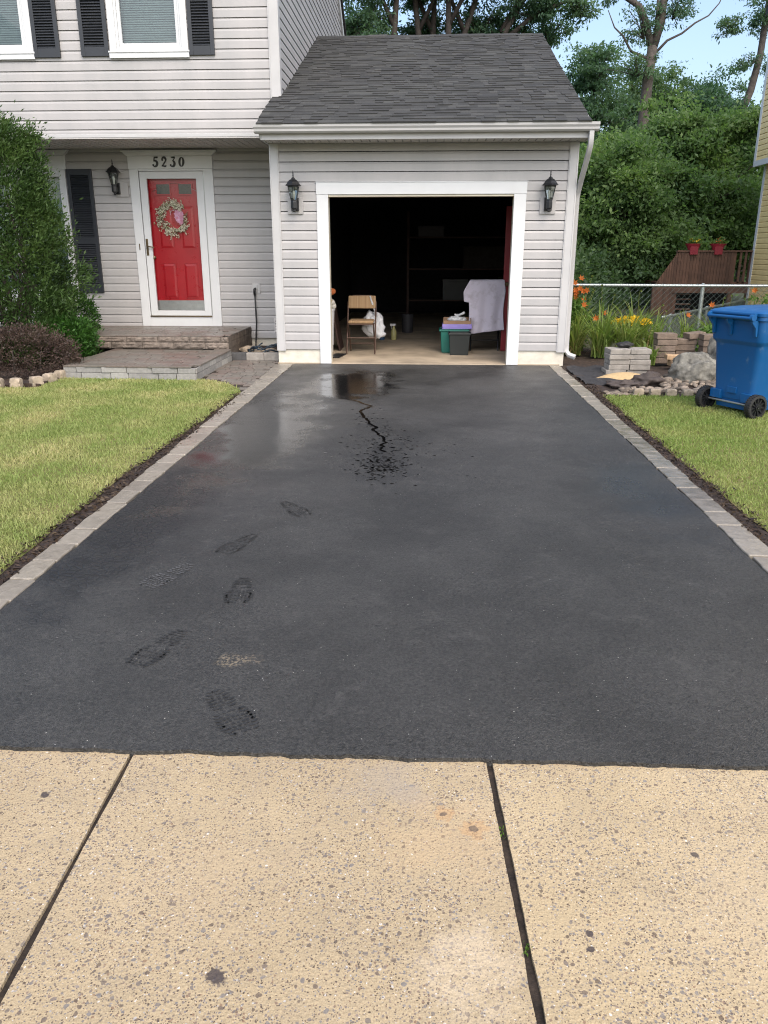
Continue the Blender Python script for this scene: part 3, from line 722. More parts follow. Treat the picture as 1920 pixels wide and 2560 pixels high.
# entrance
mb = MB()
for x0, x1 in ((-4.42, -4.285), (-3.318, -3.172)):
    mb.box(x0, x1, HL-.035, HL+.06, .347, 2.598)
mb.box(-4.285, -3.318, HL-.032, HL+.06, 2.572, 2.598); mb.box(-4.285, -3.318, HL-.034, HL+.06, .347, .487)
mb.box(-4.425, -3.167, HL-.042, HL+.06, 2.600, 2.772)
mb.extr([(-4.425, 2.772), (-3.167, 2.772), (-3.105, 2.825), (-4.487, 2.825)], 'y', HL-.075, HL+.02); mb.box(-4.50, -3.092, HL-.095, HL+.02, 2.825, 2.846)
sur = mb.build('door_surround', 'trim', H, bevel=.004)
# house number 5 2 3 0: pen strokes with thick and thin
def stroke(mb, pts, ws, y, d=.012):
    m = []; k = len(pts)
    L = []; Rr = []
    for i, (p, w) in enumerate(zip(pts, ws)):
        a = Vector(pts[max(i-1, 0)]); b = Vector(pts[min(i+1, k-1)]); t_ = (b-a).normalized(); n_ = Vector((-t_.y, t_.x))
        L.append(Vector(p)+n_*w/2); Rr.append(Vector(p)-n_*w/2)
    for i in range(k-1):
        q = [L[i], Rr[i], Rr[i+1], L[i+1]]
        mb.add([(a.x, y-d, a.y) for a in q]+[(a.x, y, a.y) for a in q], [(0, 1, 2, 3), (0, 4, 5, 1), (2, 6, 7, 3), (1, 5, 6, 2), (3, 7, 4, 0)])
def arc(cx, cy, rx, ry, a0, a1, n=14): return [(cx+rx*math.cos(R(a0+(a1-a0)*i/n)), cy+ry*math.sin(R(a0+(a1-a0)*i/n))) for i in range(n+1)]
def digit(ch):
    S = []
    if ch == '5':
        S.append(([(.27, 1.0), (.72, 1.0), (.78, 1.06)], [.10, .14, .04])); S.append(([(.30, 1.0), (.25, .58)], [.09, .07]))
        p_ = [(.25, .58)]+arc(.42, .33, .30, .31, 125, -150, 18); S.append((p_, [.05]+[.06+.13*max(0, math.sin(math.pi*(i/18)**.8)) for i in range(19)])); S.append((arc(.17, .18, .045, .045, 0, 360, 10), [.09]*11))
    if ch == '2':
        p_ = arc(.40, .72, .27, .27, 170, -30, 14)+[(.50, .42), (.30, .18), (.14, .05)]; S.append((p_, [.06]+[.06+.12*math.sin(math.pi*(i/15)) for i in range(1, 15)]+[.12, .08, .05]))
        S.append(([(.12, .06), (.30, .09), (.50, .04), (.66, .03), (.74, .16)], [.05, .12, .14, .11, .04])); S.append((arc(.19, .72, .045, .045, 0, 360, 10), [.09]*11))
    if ch == '3':
        S.append(([(.18, .97), (.50, .99), (.70, 1.0)], [.05, .13, .10])); S.append(([(.70, .98), (.42, .60)], [.06, .06]))
        p_ = arc(.38, .32, .30, .30, 95, -150, 18); S.append((p_, [.05+.14*max(0, math.sin(math.pi*(i/18)**.85)) for i in range(19)])); S.append((arc(.15, .17, .045, .045, 0, 360, 10), [.09]*11))
    if ch == '0':
        p_ = arc(.40, .5, .27, .47, 90, 450, 28); S.append((p_, [.06+.12*abs(math.sin(2*math.pi*i/28)) for i in range(29)]))
    return S
for i, ch in enumerate('5230'):
    mb = MB(); x0 = -4.062+i*.131; sc = .125
    for pts, ws in digit(ch):
        stroke(mb, [(x0+(p[0]+.10*p[1])*sc*.86, 2.628+p[1]*sc) for p in pts], [w*sc*1.35 for w in ws], HL-.042)
    mb.build('digit', 'digit', sur)
# storm door
mb = MB(); rect_frame(mb, -4.275, -3.325, .505, 2.566, HL-.022, HL+.02, .103, .075, .098)
for x in (-4.18, -3.425): mb.box(x-.006, x+.010, HL-.026, HL-.022, .57, 2.475)
sto = mb.build('storm_door', 'trim', H, bevel=.004)
mb = MB(); mb.quad((-4.18, HL+.0, .57), (-3.42, HL+.0, .57), (-3.42, HL+.0, 2.475), (-4.18, HL+.0, 2.475)); mb.build('pane', 'doorglass', sto)
mb = MB(); mb.box(-4.262, -4.228, HL-.032, HL-.022, 1.39, 1.63); mb.tube([(-4.245, HL-.03, 1.515), (-4.245, HL-.06, 1.515), (-4.20, HL-.065, 1.52), (-4.13, HL-.06, 1.505)], .009, 8); mb.build('handle', 'brass', sto, smooth=40, bevel=.002)
mb = MB(); mb.box(-4.285, -3.318, HL-.05, HL+.0, .488, .504); mb.build('threshold', 'brass', sto)
mb = MB(); mb.box(-3.316, -3.308, HL-.040, HL-.035, .52, 2.56); mb.build('hinge', 'steel', sto)
mb = MB(); mb.box(-4.366, -4.352, HL-.040, HL-.035, 1.47, 1.56); mb.build('doorbell', 'brass', sur)
# red front door behind the glass
DY = HL+.075
mb = MB(); mb.box(-4.26, -3.34, DY, DY+.045, .49, 2.58)
def raised(mb, x0, x1, z0, z1, y, d=.012, b=.03):
    v = [(x0, y, z0), (x1, y, z0), (x1, y, z1), (x0, y, z1), (x0+b, y-d, z0+b), (x1-b, y-d, z0+b), (x1-b, y-d, z1-b), (x0+b, y-d, z1-b)]
    mb.add(v, [(0, 1, 5, 4), (1, 2, 6, 5), (2, 3, 7, 6), (3, 0, 4, 7), (4, 5, 6, 7)])
    for a in ((x0-.012, x1+.012, z0-.012, z0), (x0-.012, x1+.012, z1, z1+.012), (x0-.012, x0, z0, z1), (x1, x1+.012, z0, z1)):
        mb.box(a[0], a[1], y-.007, y-.0005, a[2], a[3])
for x0, x1 in ((-4.06, -3.865), (-3.725, -3.535)):
    for z0, z1 in ((.77, 1.27), (1.50, 2.09)): raised(mb, x0, x1, z0, z1, DY)
    for a in ((x0-.02, x1+.02, 2.245, 2.262), (x0-.02, x1+.02, 2.398, 2.415), (x0-.02, x0-.002, 2.262, 2.398), (x1+.002, x1+.02, 2.262, 2.398)): mb.box(a[0], a[1], DY-.012, DY-.0005, a[2], a[3])
fd = mb.build('front_door', 'red', H)
for x0, x1 in ((-4.062, -3.863), (-3.727, -3.533)):
    mb = MB(); mb.box(x0, x1, DY-.006, DY-.002, 2.262, 2.398); lt = mb.build('door_light', 'doorlight', fd)
mb = MB(); mb.box(-4.22, -3.38, DY-.004, DY-.0005, .56, .728); mb.build('kick_plate', 'steel', fd)
mb = MB()
mb.tube([(-4.12+.66*i/20, DY-.010, 2.30+.115*math.sin(math.pi*i/20)) for i in range(21)], .003, 5)
mb.build('light_tracery', 'steel', fd)
mb = MB(); mb.lathe([(.022, 0), (.024, -.012), (.015, -.02), (.015, -.045), (.028, -.055), (.028, -.075), (.012, -.082)], (-4.175, DY, 1.36), 16, 'y'); mb.build('door_knob', 'brass', fd, smooth=40)
mb = MB(); mb.box(-4.28, -3.32, HL+.125, HL+.14, .4, 2.6); mb.build('door_backing', 'darkwall', H)
# outlet and vent on the wall by the corner
mb = MB(); mb.box(-2.675, -2.555, HL-.024, HL, .835, .985); mb.box(-2.655, -2.59, HL-.034, HL-.024, .86, .965); mb.build('outlet_box', 'greytrim', H, bevel=.004)
mb = MB(); mb.box(-2.36, -2.2, HL-.02, HL, .26, .47); vt = mb.build('wall_vent', 'soffit', H, bevel=.003)
mb = MB()
for z in (.30, .34, .38, .42): mb.box(-2.34, -2.22, HL-.023, HL-.02, z, z+.014)
mb.build('slot', 'black', vt)

# ================================================================ THINGS ON AND BY THE HOUSE
def lantern(x, y, z0, label, dx=0):
    """z0 = bottom of the black body; wall plane at y"""
    t = thing('wall_lantern', label, 'wall lamp', (x, y, z0+.06), 'black wall lanterns')
    c = (x, y-.135)
    mb = MB(); mb.box(x-.098+dx, x+.098+dx, y-.034, y, z0-.03, z0+.17); mb.build('mounting_block', 'siding', t, bevel=.004)
    mb = MB(); n = 6
    mb.lathe([(.030, z0+.02), (.042, z0+.035), (.042, z0+.105), (.036, z0+.125)], (c[0], c[1], 0), 6, ph=R(30))
    mb.lathe([(.012, z0-.012), (.020, z0), (.020, z0+.022)], (c[0], c[1], 0), 10)
    mb.box(x-.028, x+.028, y-.135, y-.05, z0+.035, z0+.10); mb.lathe([(.05, 0), (.05, -.02), (.035, -.03)], (x, y-.034, z0+.075), 12, 'y')
    mb.box(x-.048, x+.048, y-.066, y-.034, z0+.005, z0+.16)
    mb.build('bracket', 'black', t, bevel=.003)
    mb = MB(); b0, b1 = z0+.125, z0+.288
    for i in range(6):
        a = R(60*i+30); mb.tube([(c[0]+.038*math.cos(a), c[1]+.038*math.sin(a), b0), (c[0]+.074*math.cos(a), c[1]+.074*math.sin(a), b1)], .0042, 5)
    mb.lathe([(.043, b0-.004), (.043, b0+.008)], (c[0], c[1], 0), 6, ph=R(30)); mb.lathe([(.078, b1-.008), (.080, b1+.004)], (c[0], c[1], 0), 6, ph=R(30))
    mb.build('cage', 'black', t)
    mb = MB(); mb.lathe([(.035, b0), (.070, b1)], (c[0], c[1], 0), 6, ph=R(30), caps=False); mb.build('glass_shade', 'lampglass', t)
    mb = MB(); mb.lathe([(.010, b0), (.012, b0+.03), (.022, b0+.07), (.024, b0+.09), (.012, b0+.115)], (c[0], c[1], 0), 12); mb.build('bulb', 'bulb', t, smooth=True)
    mb = MB(); mb.lathe([(.078, b1+.004), (.108, b1+.008), (.104, b1+.014), (.086, b1+.03), (.074, b1+.05), (.052, b1+.072), (.030, b1+.082), (.022, b1+.098), (.010, b1+.104)], (c[0], c[1], 0), 6, ph=R(30)); mb.build('roof', 'black', t)
    mb = MB(); mb.lathe([(.010, b1+.10), (.006, b1+.112), (.010, b1+.124), (.0065, b1+.14), (.0075, b1+.16), (.002, b1+.185)], (c[0], c[1], 0), 8); mb.build('finial', 'black', t)
lantern(-1.69, D0-.002, 1.93, 'black carriage lantern on the garage wall nearer the red front door')
lantern(1.478, D0-.002, 1.925, 'black carriage lantern on the garage wall beside the downspout')
lantern(-4.62, HL-.002, 2.25, 'black carriage lantern between the tall shutter and the front door', .07)

# wreath between glass and door
t = thing('wreath', 'twiggy wreath of white berries hung on the red front door', 'wreath', (-3.84, HL+.05, 1.93))
wy = HL+.045; P = []; rw = random.Random(3); mbT = MB()
for i in range(200):
    a = rw.uniform(0, 2*math.pi)
    if -.15 < a < .55 and rw.random() < .7: continue
    r0 = .175+rw.gauss(0, .02); x, z = -3.84+r0*math.cos(a), 1.93+r0*math.sin(a)*1.05; b = a+R(70)+rw.gauss(0, .5); L = rw.uniform(.05, .11)
    e = (x+L*math.cos(b), wy-rw.uniform(0, .035), z+L*math.sin(b)-.01); mbT.tube([(x, wy, z), e], .0022, 3, False)
    for q in range(6): f = rw.uniform(.2, 1.1); P.append((x+(e[0]-x)*f+rw.gauss(0, .009), min(wy+.01, wy+(e[1]-wy)*f+rw.gauss(0, .006)), z+(e[2]-z)*f+rw.gauss(0, .009)))
mbT.build('twigs', 'chairframe', t)
M['berry'] = leafmat('berry', (.62, .58, .44), (.74, .70, .60), None, .1); M['wleaf'] = leafmat('wleaf', (.20, .24, .12), (.38, .40, .24), None, .2)
mb = MB()
for p in P[:800]: mb.blob(p, (.0085,)*3, 5, 3)
tag(mb.build('berries', 'berry', t), kind='stuff')
V, F = leaf_cards(np.array(P[800:]+P[:250]), .034, .3); np_mesh('leaves', V, F, 'wleaf', t)
M['bow'] = leafmat('bow', (.62, .26, .38), (.70, .48, .70), None, .3)
mb = MB(); rw = random.Random(8)
for (cx, cz, rr_) in ((-3.755, 1.985, .055), (-3.715, 1.93, .06), (-3.74, 1.90, .05), (-3.70, 1.985, .045), (-3.71, 1.87, .045), (-3.765, 1.94, .045)):
    a0 = rw.uniform(0, 6)
    for q in range(7):
        a = a0+q*.9; k0 = Vector((cx, wy-.03, cz)); d = Vector((math.cos(a), -.35, math.sin(a)))*rr_; s_ = Vector((-math.sin(a), 0, math.cos(a)))*rr_*.42
        mb.add([k0, k0+d*.55+s_, k0+d, k0+d*.55-s_], [(0, 1, 2, 3)])
mb.tube([(-3.84+.06*math.cos(i*.4)+.03, wy-.02, 1.97+.07*math.sin(i*.4)) for i in range(9)], .004, 5)
mb.build('bow', 'bow', t)

# porch: two steps of blocks with paved tops
PO = thing('porch_steps', 'two-level paver porch with split-face block risers under the front door', 'steps', (-3.6, 10.9, 0))
mb = MB(); rp = random.Random(4)
def splitblock(mb, x0, x1, z0, z1, yf, yb, seed):
    """block with a rough broken front face"""
    nx, nz = 12, 4; V = []; F = []
    for j in range(nz+1):
        for i in range(nx+1):
            u, w = i/nx, j/nz; edge = min(u*nx, (1-u)*nx, w*nz*1.0, (1-w)*nz, 1)
            V.append((x0+(x1-x0)*u, yf-.016*min(1, edge)*(.7+.9*mnoise.noise(Vector((u*9+seed, w*3, seed)))), z0+(z1-z0)*w))
    for j in range(nz):
        for i in range(nx): a = j*(nx+1)+i; F.append((a, a+1, a+nx+2, a+nx+1))
    mb.add(V, F); mb.box(x0, x1, yf+.0005, yb, z0, z1)
for row, (z0, z1) in enumerate(((.172, .256), (.260, .330))):
    mb.box(-5.25, -2.74, 10.915, 11.1, .17, .328)
    x = -5.25+(.22 if row else 0)
    while x < -2.76:
        L = .44; b = min(x+L-.005, -2.735); splitblock(mb, x, b, z0, z1, 10.90, 11.1, x*3+row); x += L
    y = 10.905
    while y < 12.36: b = min(y+.44, 12.38); mb.box(-2.90, -2.725+rp.uniform(-.004, .004), y+.2, b-.005+.2 if b+.2 < 12.38 else 12.38, z0, z1); y += .44
    mb.box(-2.90, -2.727, 10.905, 11.1, z0, z1)
for z0, z1 in ((.0, .084), (.087, .170)):
    y = 10.85
    while y < 12.3: mb.box(-2.92, -2.73, y, y+.43, z0, z1); y += .44
mb.build('upper_riser', 'splitface', PO)
mb = MB(); paver_field(mb, lambda x, y: -5.2 < x < -2.85 and 10.99 < y < 12.33, (-5.25, -2.7, 10.9, 12.4), .33, .346, .15, 0, 8)
x = -5.2
while x < -2.9: mb.box(x+.003, min(x+.30, -2.74)-.003, 10.896, 11.05, .332, .346); x += .30
y = 11.05
while y < 12.3: mb.box(-2.88, -2.728, y+.003, y+.28, .332, .346); y += .283
mb.box(-5.22, -2.74, 11.02, 12.38, .2, .334); mb.build('upper_landing', 'paver', PO, bevel=.003)
mb = MB(); x = -4.30; i = 0
yf = lambda x: 9.20-.035*(x+4.3)/1.55*2
for row, (z0, z1) in enumerate(((-.02, .084), (.088, .150))):
    x = -4.305
    while x < -2.70:
        L = rp.choice([.16, .31, .31, .31]) if row else rp.choice([.22, .36, .36]); b = min(x+L, -2.69)
        if b-x > .05: mb.box(x, b-.009, yf(x)+rp.uniform(-.004, .004), 9.5, z0, z1)
        x += L
    y = 9.16
    while y < 10.88: mb.box(-2.85, -2.69+rp.uniform(-.003, .003), y, min(y+.3, 10.9)-.005, z0, z1); y += .3
    mb.box(-4.305, -4.15, 9.5, 10.9, z0, z1)
mb.build('lower_riser', 'stepblock', PO, bevel=.004)
mb = MB(); paver_field(mb, lambda x, y: -4.2 < x < -2.83 and 9.33 < y < 10.86, (-4.3, -2.7, 9.2, 10.9), .15, .169, .155, 0, 12)
x = -4.305
while x < -2.75: b = min(x+.26, -2.688); mb.box(x+.002, b-.003, yf(x)-.008, 9.30, .152, .172); x += .26
y = 9.32
while y < 10.85: mb.box(-2.83, -2.683, y+.002, y+.255, .152, .172); mb.box(-4.31, -4.2, y+.002, y+.255, .152, .172); y += .258
mb.box(-4.28, -2.72, 9.24, 10.93, .0, .153); mb.build('lower_landing', 'paver', PO, bevel=.003)

# planting nook by the corner: edging blocks, stones, hose, cord
for i, (x0, x1, m) in enumerate(((-2.72, -2.50, 'blockdark'), (-2.495, -2.25, 'blockgrey'), (-2.245, -2.00, 'blockgrey'))):
    mb = MB(); mb.box(x0, x1, 10.93, 11.06, -.02, .115)
    tag(mb.build('edging_block', m, None, bevel=.006, origin=((x0+x1)/2, 10.99, 0)), ['dark charcoal edging block beside the porch steps', 'grey edging block in the middle of the row before the hose', 'grey edging block touching the garage foundation before the hose'][i], 'edging block', 'edging blocks in front of the coiled hose')
mb = MB(); mb.box(-2.72, -1.99, 11.06, 12.42, -.02, .05); structure('nook_soil', mb, 'soil')
for i, (x, y, r_, s, lab) in enumerate(((-2.58, 11.55, (.14, .10, .06), 3, 'tan slab of stone leaning against the porch side'), (-2.42, 11.5, (.12, .09, .045), 4, 'flat tan stone under the hose'), (-2.24, 11.42, (.10, .10, .05), 5, 'pale stone beneath the hose coil by the garage corner'), (-2.06, 11.25, (.05, .05, .035), 6, 'small reddish stone at the garage corner board'))):
    mb = MB(); mb.rock((x, y, .05+r_[2]*.6), r_, s, 3, .3, 1.3)
    tag(mb.build('stone', 'stoneTan' if i < 3 else 'pot', None, smooth=50, origin=(x, y, .05)), lab, 'stone', 'stones in the corner nook')
mb = MB()
for k, (cx, cy, rx, ry, z, n) in enumerate(((-2.32, 11.35, .24, .17, .09, 28), (-2.28, 11.40, .26, .15, .125, 28), (-2.27, 11.33, .21, .12, .15, 26))):
    mb.tube([(cx+rx*math.cos(2*math.pi*i/n+k)*(1+.06*math.sin(5*i/n*6.28+k)), cy+ry*math.sin(2*math.pi*i/n+k), z+.03*math.sin(i*.9+k)+.02*math.cos(i*.5)) for i in range(n)], .011, 6)
mb.tube([(-2.1, 11.5, .14), (-2.06, 11.9, .12), (-2.10, 12.2, .22), (-2.20, 12.34, .30)], .011, 6)
tag(mb.build('garden_hose', 'hose', None, smooth=True, origin=(-2.3, 11.4, .05)), 'dark garden hose piled loosely between porch and garage corner', 'hose')
mb = MB(); mb.tube([(-2.625, HL-.035, .91), (-2.632, HL-.075, .90), (-2.636, HL-.07, .86), (-2.635, HL-.05, .82)], .018, 8)
mb.tube([(-2.635, HL-.05, .83), (-2.633, HL-.045, .6), (-2.63, HL-.05, .4), (-2.645, HL-.055, .2), (-2.655, HL-.06, .06), (-2.62, 12.1, .06), (-2.5, 11.8, .07)], .011, 8)
tag(mb.build('power_cord', 'black', None, smooth=True, origin=(-2.635, HL-.06, .06)), 'thick black cord plugged into the wall outlet', 'cord')

# ================================================================ INSIDE THE GARAGE
FZ = .027
def folding_chair(label, x, y, w, hs, frame, pad, rz=0):
    t = thing('folding_chair', label, 'chair'); k = hs; X = w/2
    T = lambda p: (p[0], p[1], p[2]*k)
    mb = MB()
    for s in (-1, 1):
        mb.tube([T((s*X, -.06, 0)), T((s*X, .10, .30)), T((s*X, .22, .56)), T((s*X, .27, .70))], .011, 8)
        mb.tube([T((s*(X-.025), .34, 0)), T((s*(X-.022), .02, .425))], .010, 8)
    mb.tube([T((-X, .27, .70)), T((-X+.03, .285, .765)), T((-X+.08, .29, .79)), T((X-.08, .29, .79)), T((X-.03, .285, .765)), T((X, .27, .70))], .011, 8)
    mb.tube([T((-X, .02, .22-.0)), T((X, .02, .22))], .008, 8); mb.tube([T((-X+.02, .26, .12)), T((X-.02, .26, .12))], .008, 8)
    mb.tube([T((-X, .15, .41)), T((X, .15, .41))], .008, 8); mb.tube([T((-X+.03, -.03, .415)), T((X-.03, -.03, .415))], .010, 8)
    mb.build('frame', frame, t, smooth=40)
    mb = MB(); m = Matrix.Translation(T((0, .14, .445)))
    mb.box(-X+.022, X-.022, -.19, .20, -.022, .020, m); mb.build('seat', pad, t, bevel=.018, seg=3, smooth=40)
    mb = MB(); m = Matrix.Translation(T((0, .262, .70))) @ Matrix.Rotation(R(-10), 4, 'X')
    mb.box(-X+.004, X-.004, -.020, .012, -.088*k, .092*k, m); mb.build('backrest', pad, t, bevel=.018, seg=3, smooth=40)
    t.location = (x, y, FZ); t.rotation_euler = (0, 0, rz); return t
folding_chair('tan striped folding chair with a white bag hung on its back', -.958, 11.66, .41, 1.02, 'chairframe', 'chairfabric')
mb = MB(); mb.rock((-.80, 12.02, .38), (.15, .09, .22), 12, 4, .35, 2.2); 
mb.v = [(x+.10*(.45-z)*0+(.05 if z < .3 else 0), y, .27+(z-.27)*(1 if z > .27 else .5)) for x, y, z in mb.v]
mb.tube([(-.84, 11.91, .83), (-.81, 11.90, .74), (-.76, 11.93, .60), (-.75, 12.0, .50)], [.010, .014, .018, .03], 6)
tag(mb.build('plastic_bag', 'bag', None, smooth=True, origin=(-.80, 12.0, .2)), 'white plastic shopping bag hanging from the folding chair', 'bag')
# towel over a dark chair
folding_chair('black folding chair hidden under the lavender towel', .865, 12.42, .46, 1.27, 'black', 'black', R(180))
nx, nz = 40, 60; V = []; F = []
for j in range(nz+1):
    for i in range(nx+1):
        u, w = i/nx, j/nz; s = w*1.05
        if s < .14: yy = 12.09-s*.45; zz = 1.045-.01*((s-.07)/.07)**2+.008
        else: yy = 12.09-.14*.45-.03-(s-.14)*.07; zz = 1.045-(s-.14)*.80
        wd = .225+.035*min(1, s*3)+.012*math.sin(w*7)
        xx = .865+(u-.5)*2*wd+(-.07*min(1, max(0, s-.12)*5) if u < .25 and s < .5 else 0)*(1-u/.25 if u < .25 else 0)
        yy += .018*math.sin(u*15+1.5*w)*min(1, s*1.5)+.012*mnoise.noise(Vector((u*4, w*4, 2)))
        zz += -.03*(1-u)*w+.06*u*w*.6
        V.append((xx, yy, zz))
for j in range(nz):
    for i in range(nx): a = j*(nx+1)+i; F.append((a, a+1, a+nx+2, a+nx+1))
mb = MB(); mb.add(V, F); o = mb.build('towel', 'towel', None, smooth=True, origin=(.86, 11.98, .3)); so = o.modifiers.new('thick', 'SOLIDIFY'); so.thickness = .007
tag(o, 'worn lavender towel draped over a chair back beside the red door', 'towel')
def tapered(mb, c, w, d, h, tp=.82, lip=.02, n=1):
    x, y, z = c; a = tp
    v = [(x-w/2*a, y-d/2*a, z), (x+w/2*a, y-d/2*a, z), (x+w/2*a, y+d/2*a, z), (x-w/2*a, y+d/2*a, z), (x-w/2, y-d/2, z+h), (x+w/2, y-d/2, z+h), (x+w/2, y+d/2, z+h), (x-w/2, y+d/2, z+h)]
    mb.add(v, [(0, 3, 2, 1), (0, 1, 5, 4), (1, 2, 6, 5), (2, 3, 7, 6), (3, 0, 4, 7)])
    v2 = [(x+(p[0]-x)*.94, y+(p[1]-y)*.94, p[2]+(.01 if p[2] < z+h/2 else 0)) for p in v]; mb.add(v2, [(0, 1, 2, 3), (0, 4, 5, 1), (1, 5, 6, 2), (2, 6, 7, 3), (3, 7, 4, 0)])
    for q in ((x-w/2-lip, x+w/2+lip, y-d/2-lip, y-d/2), (x-w/2-lip, x+w/2+lip, y+d/2, y+d/2+lip), (x-w/2-lip, x-w/2, y-d/2, y+d/2), (x+w/2, x+w/2+lip, y-d/2, y+d/2)): mb.box(*q, z+h-.03, z+h)
mb = MB(); tapered(mb, (.40, 11.98, FZ), .40, .34, .34, .9); tag(mb.build('tote', 'green_bin', None, bevel=.012, origin=(.40, 11.98, FZ)), 'teal green plastic tote behind the black one', 'tote')
mb = MB(); tapered(mb, (.47, 11.66, FZ), .30, .24, .315, .86, .012); tag(mb.build('tote', 'black_bin', None, bevel=.015, origin=(.47, 11.66, FZ)), 'black plastic tote standing in front of the green one', 'tote')
mb = MB(); mb.box(.22, .66, 11.80, 12.14, .372, .385); mb.box(.225, .655, 11.81, 12.13, .385, .44); tag(mb.build('package', 'purple', None, bevel=.02, seg=3, smooth=40, origin=(.44, 11.97, .372)), 'purple soft package lying across the green tote', 'package')
mb = MB()
bx = (.24, .64, 11.83, 12.12, .442, .52)
mb.box(bx[0], bx[1], bx[2], bx[3], .442, .448); mb.box(bx[0], bx[1], bx[2], bx[2]+.005, .448, bx[5]-.03); mb.box(bx[0], bx[1], bx[3]-.005, bx[3], .448, bx[5]); mb.box(bx[0], bx[0]+.005, bx[2]+.005, bx[3]-.005, .448, bx[5]); mb.box(bx[1]-.005, bx[1], bx[2]+.005, bx[3]-.005, .448, bx[5])
tag(mb.build('cardboard_box', 'cardboard', None, origin=(.44, 11.97, .442)), 'shallow open cardboard tray on the purple package', 'box')
mb = MB(); mb.rock((.44, 11.96, .50), (.13, .10, .05), 21, 4, .3, 2); mb.rock((.44, 11.96, .545), (.03, .03, .03), 22, 3, .3, 2); mb.tube([(.44, 11.95, .55), (.49, 11.94, .572), (.55, 11.93, .60)], [.022, .016, .022], 6); mb.tube([(.44, 11.95, .55), (.40, 11.94, .575)], [.02, .012], 6)
tag(mb.build('plastic_bag', 'bag', None, smooth=True, origin=(.44, 11.96, .45)), 'tied white plastic bag in the cardboard tray', 'bag')
# left edge of the opening
mb = MB(); mb.lathe([(.12, FZ), (.15, FZ+.60), (.158, FZ+.60), (.158, FZ+.63), (.145, FZ+.63), (.13, FZ+.1)], (-1.51, 11.85, 0), 24); tag(mb.build('bin', 'plastic_white', None, smooth=40, origin=(-1.51, 11.85, FZ)), 'tall white bin just inside the garage opening', 'bin')
M['toy'] = (lambda t: (t.p(Base_Color=t.ramp(t.island(), [(0, (.45, .13, .04)), (.25, (.5, .36, .08)), (.45, (.6, .58, .52)), (.65, (.25, .17, .45)), (.85, (.20, .08, .04))], 'CONSTANT'), Roughness=.9), t.m)[1])(NT('toy'))
mb = MB(); rt = random.Random(2)
for i in range(16): mb.rock((-1.47+rt.uniform(-.09, .09), 11.82+rt.uniform(-.08, .08), .69+i*.026), (.06, .055, .05), i, 2, .2)
tag(mb.build('soft_toys', 'toy', None, smooth=True, origin=(-1.48, 11.85, .66)), 'heap of orange, white and purple soft toys on the white bin', 'toys')
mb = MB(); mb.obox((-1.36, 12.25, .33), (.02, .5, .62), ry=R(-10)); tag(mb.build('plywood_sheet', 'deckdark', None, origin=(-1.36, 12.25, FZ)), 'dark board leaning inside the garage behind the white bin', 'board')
mb = MB(); mb.obox((-1.27, 11.35, FZ+.008), (.16, .42, .014), rz=R(-8)); tag(mb.build('floor_mat', 'black', None, bevel=.003, origin=(-1.27, 11.35, FZ)), 'small black mat on the garage floor at the opening', 'mat')
def spray(x, y, m, lab):
    mb = MB(); mb.lathe([(.045, FZ), (.048, FZ+.02), (.048, FZ+.14), (.02, FZ+.2), (.014, FZ+.23)], (x, y, 0), 14); t = thing('spray_bottle', lab, 'bottle', (x, y, FZ)); mb.build('bottle', m, t, smooth=40)
    mb = MB(); mb.box(x-.06, x+.03, y-.012, y+.012, FZ+.23, FZ+.265); mb.box(x-.04, x-.03, y-.01, y+.01, FZ+.18, FZ+.23); mb.build('trigger', 'plastic_white', t, bevel=.004)
M['dim'] = plain('dim', (.035, .035, .04), .6); M['dimcard'] = plain('dimcard', (.018, .013, .010), .8)  # bucket and box colours with the garage darkness painted in
M['bluebottle'] = plain('bluebottle', (.03, .07, .14), .3); M['ylabel'] = plain('ylabel', (.35, .33, .14), .4)
spray(-.76, 13.6, 'bluebottle', 'blue spray bottle standing in the dim garage behind the folding chair'); spray(-.56, 13.6, 'ylabel', 'yellow green bottle standing in the dim garage beside a blue one')
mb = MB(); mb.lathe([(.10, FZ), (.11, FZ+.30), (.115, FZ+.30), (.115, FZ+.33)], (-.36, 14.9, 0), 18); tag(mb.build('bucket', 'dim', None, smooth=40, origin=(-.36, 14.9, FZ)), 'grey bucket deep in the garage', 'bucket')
t = thing('storage_shelf', 'shelf unit of boxes at the dark back of the garage', 'shelf', (.6, 16.5, FZ))
for x in (-.4, 1.6):
    for y in (16.4, 16.8): mb = MB(); mb.box(x-.02, x+.02, y-.02, y+.02, FZ, 2.2); mb.build('post', 'deckdark', t)
mb = MB()
for z in (.5, 1.1, 1.7): mb.box(-.42, 1.62, 16.38, 16.82, z, z+.025)
mb.build('shelf_board', 'deckdark', t)
for (x, z, w, h, m, lab) in ((-.2, 1.725, .5, .2, 'dim', 'pale box on the top shelf'), (.7, 1.125, .9, .42, 'dimcard', 'long carton on the middle shelf'), (.3, .525, .5, .4, 'black_bin', 'dark box on the bottom shelf')):  # box colours darkened to stand for the gloom at the back
    mb = MB(); mb.box(x, x+w, 16.42, 16.78, z, z+h); mb.box(x-.008, x+w+.008, 16.41, 16.79, z+h-.05, z+h); tag(mb.build('storage_box', m, None, bevel=.005, origin=(x+w/2, 16.6, z)), lab+' at the back of the garage', 'box')

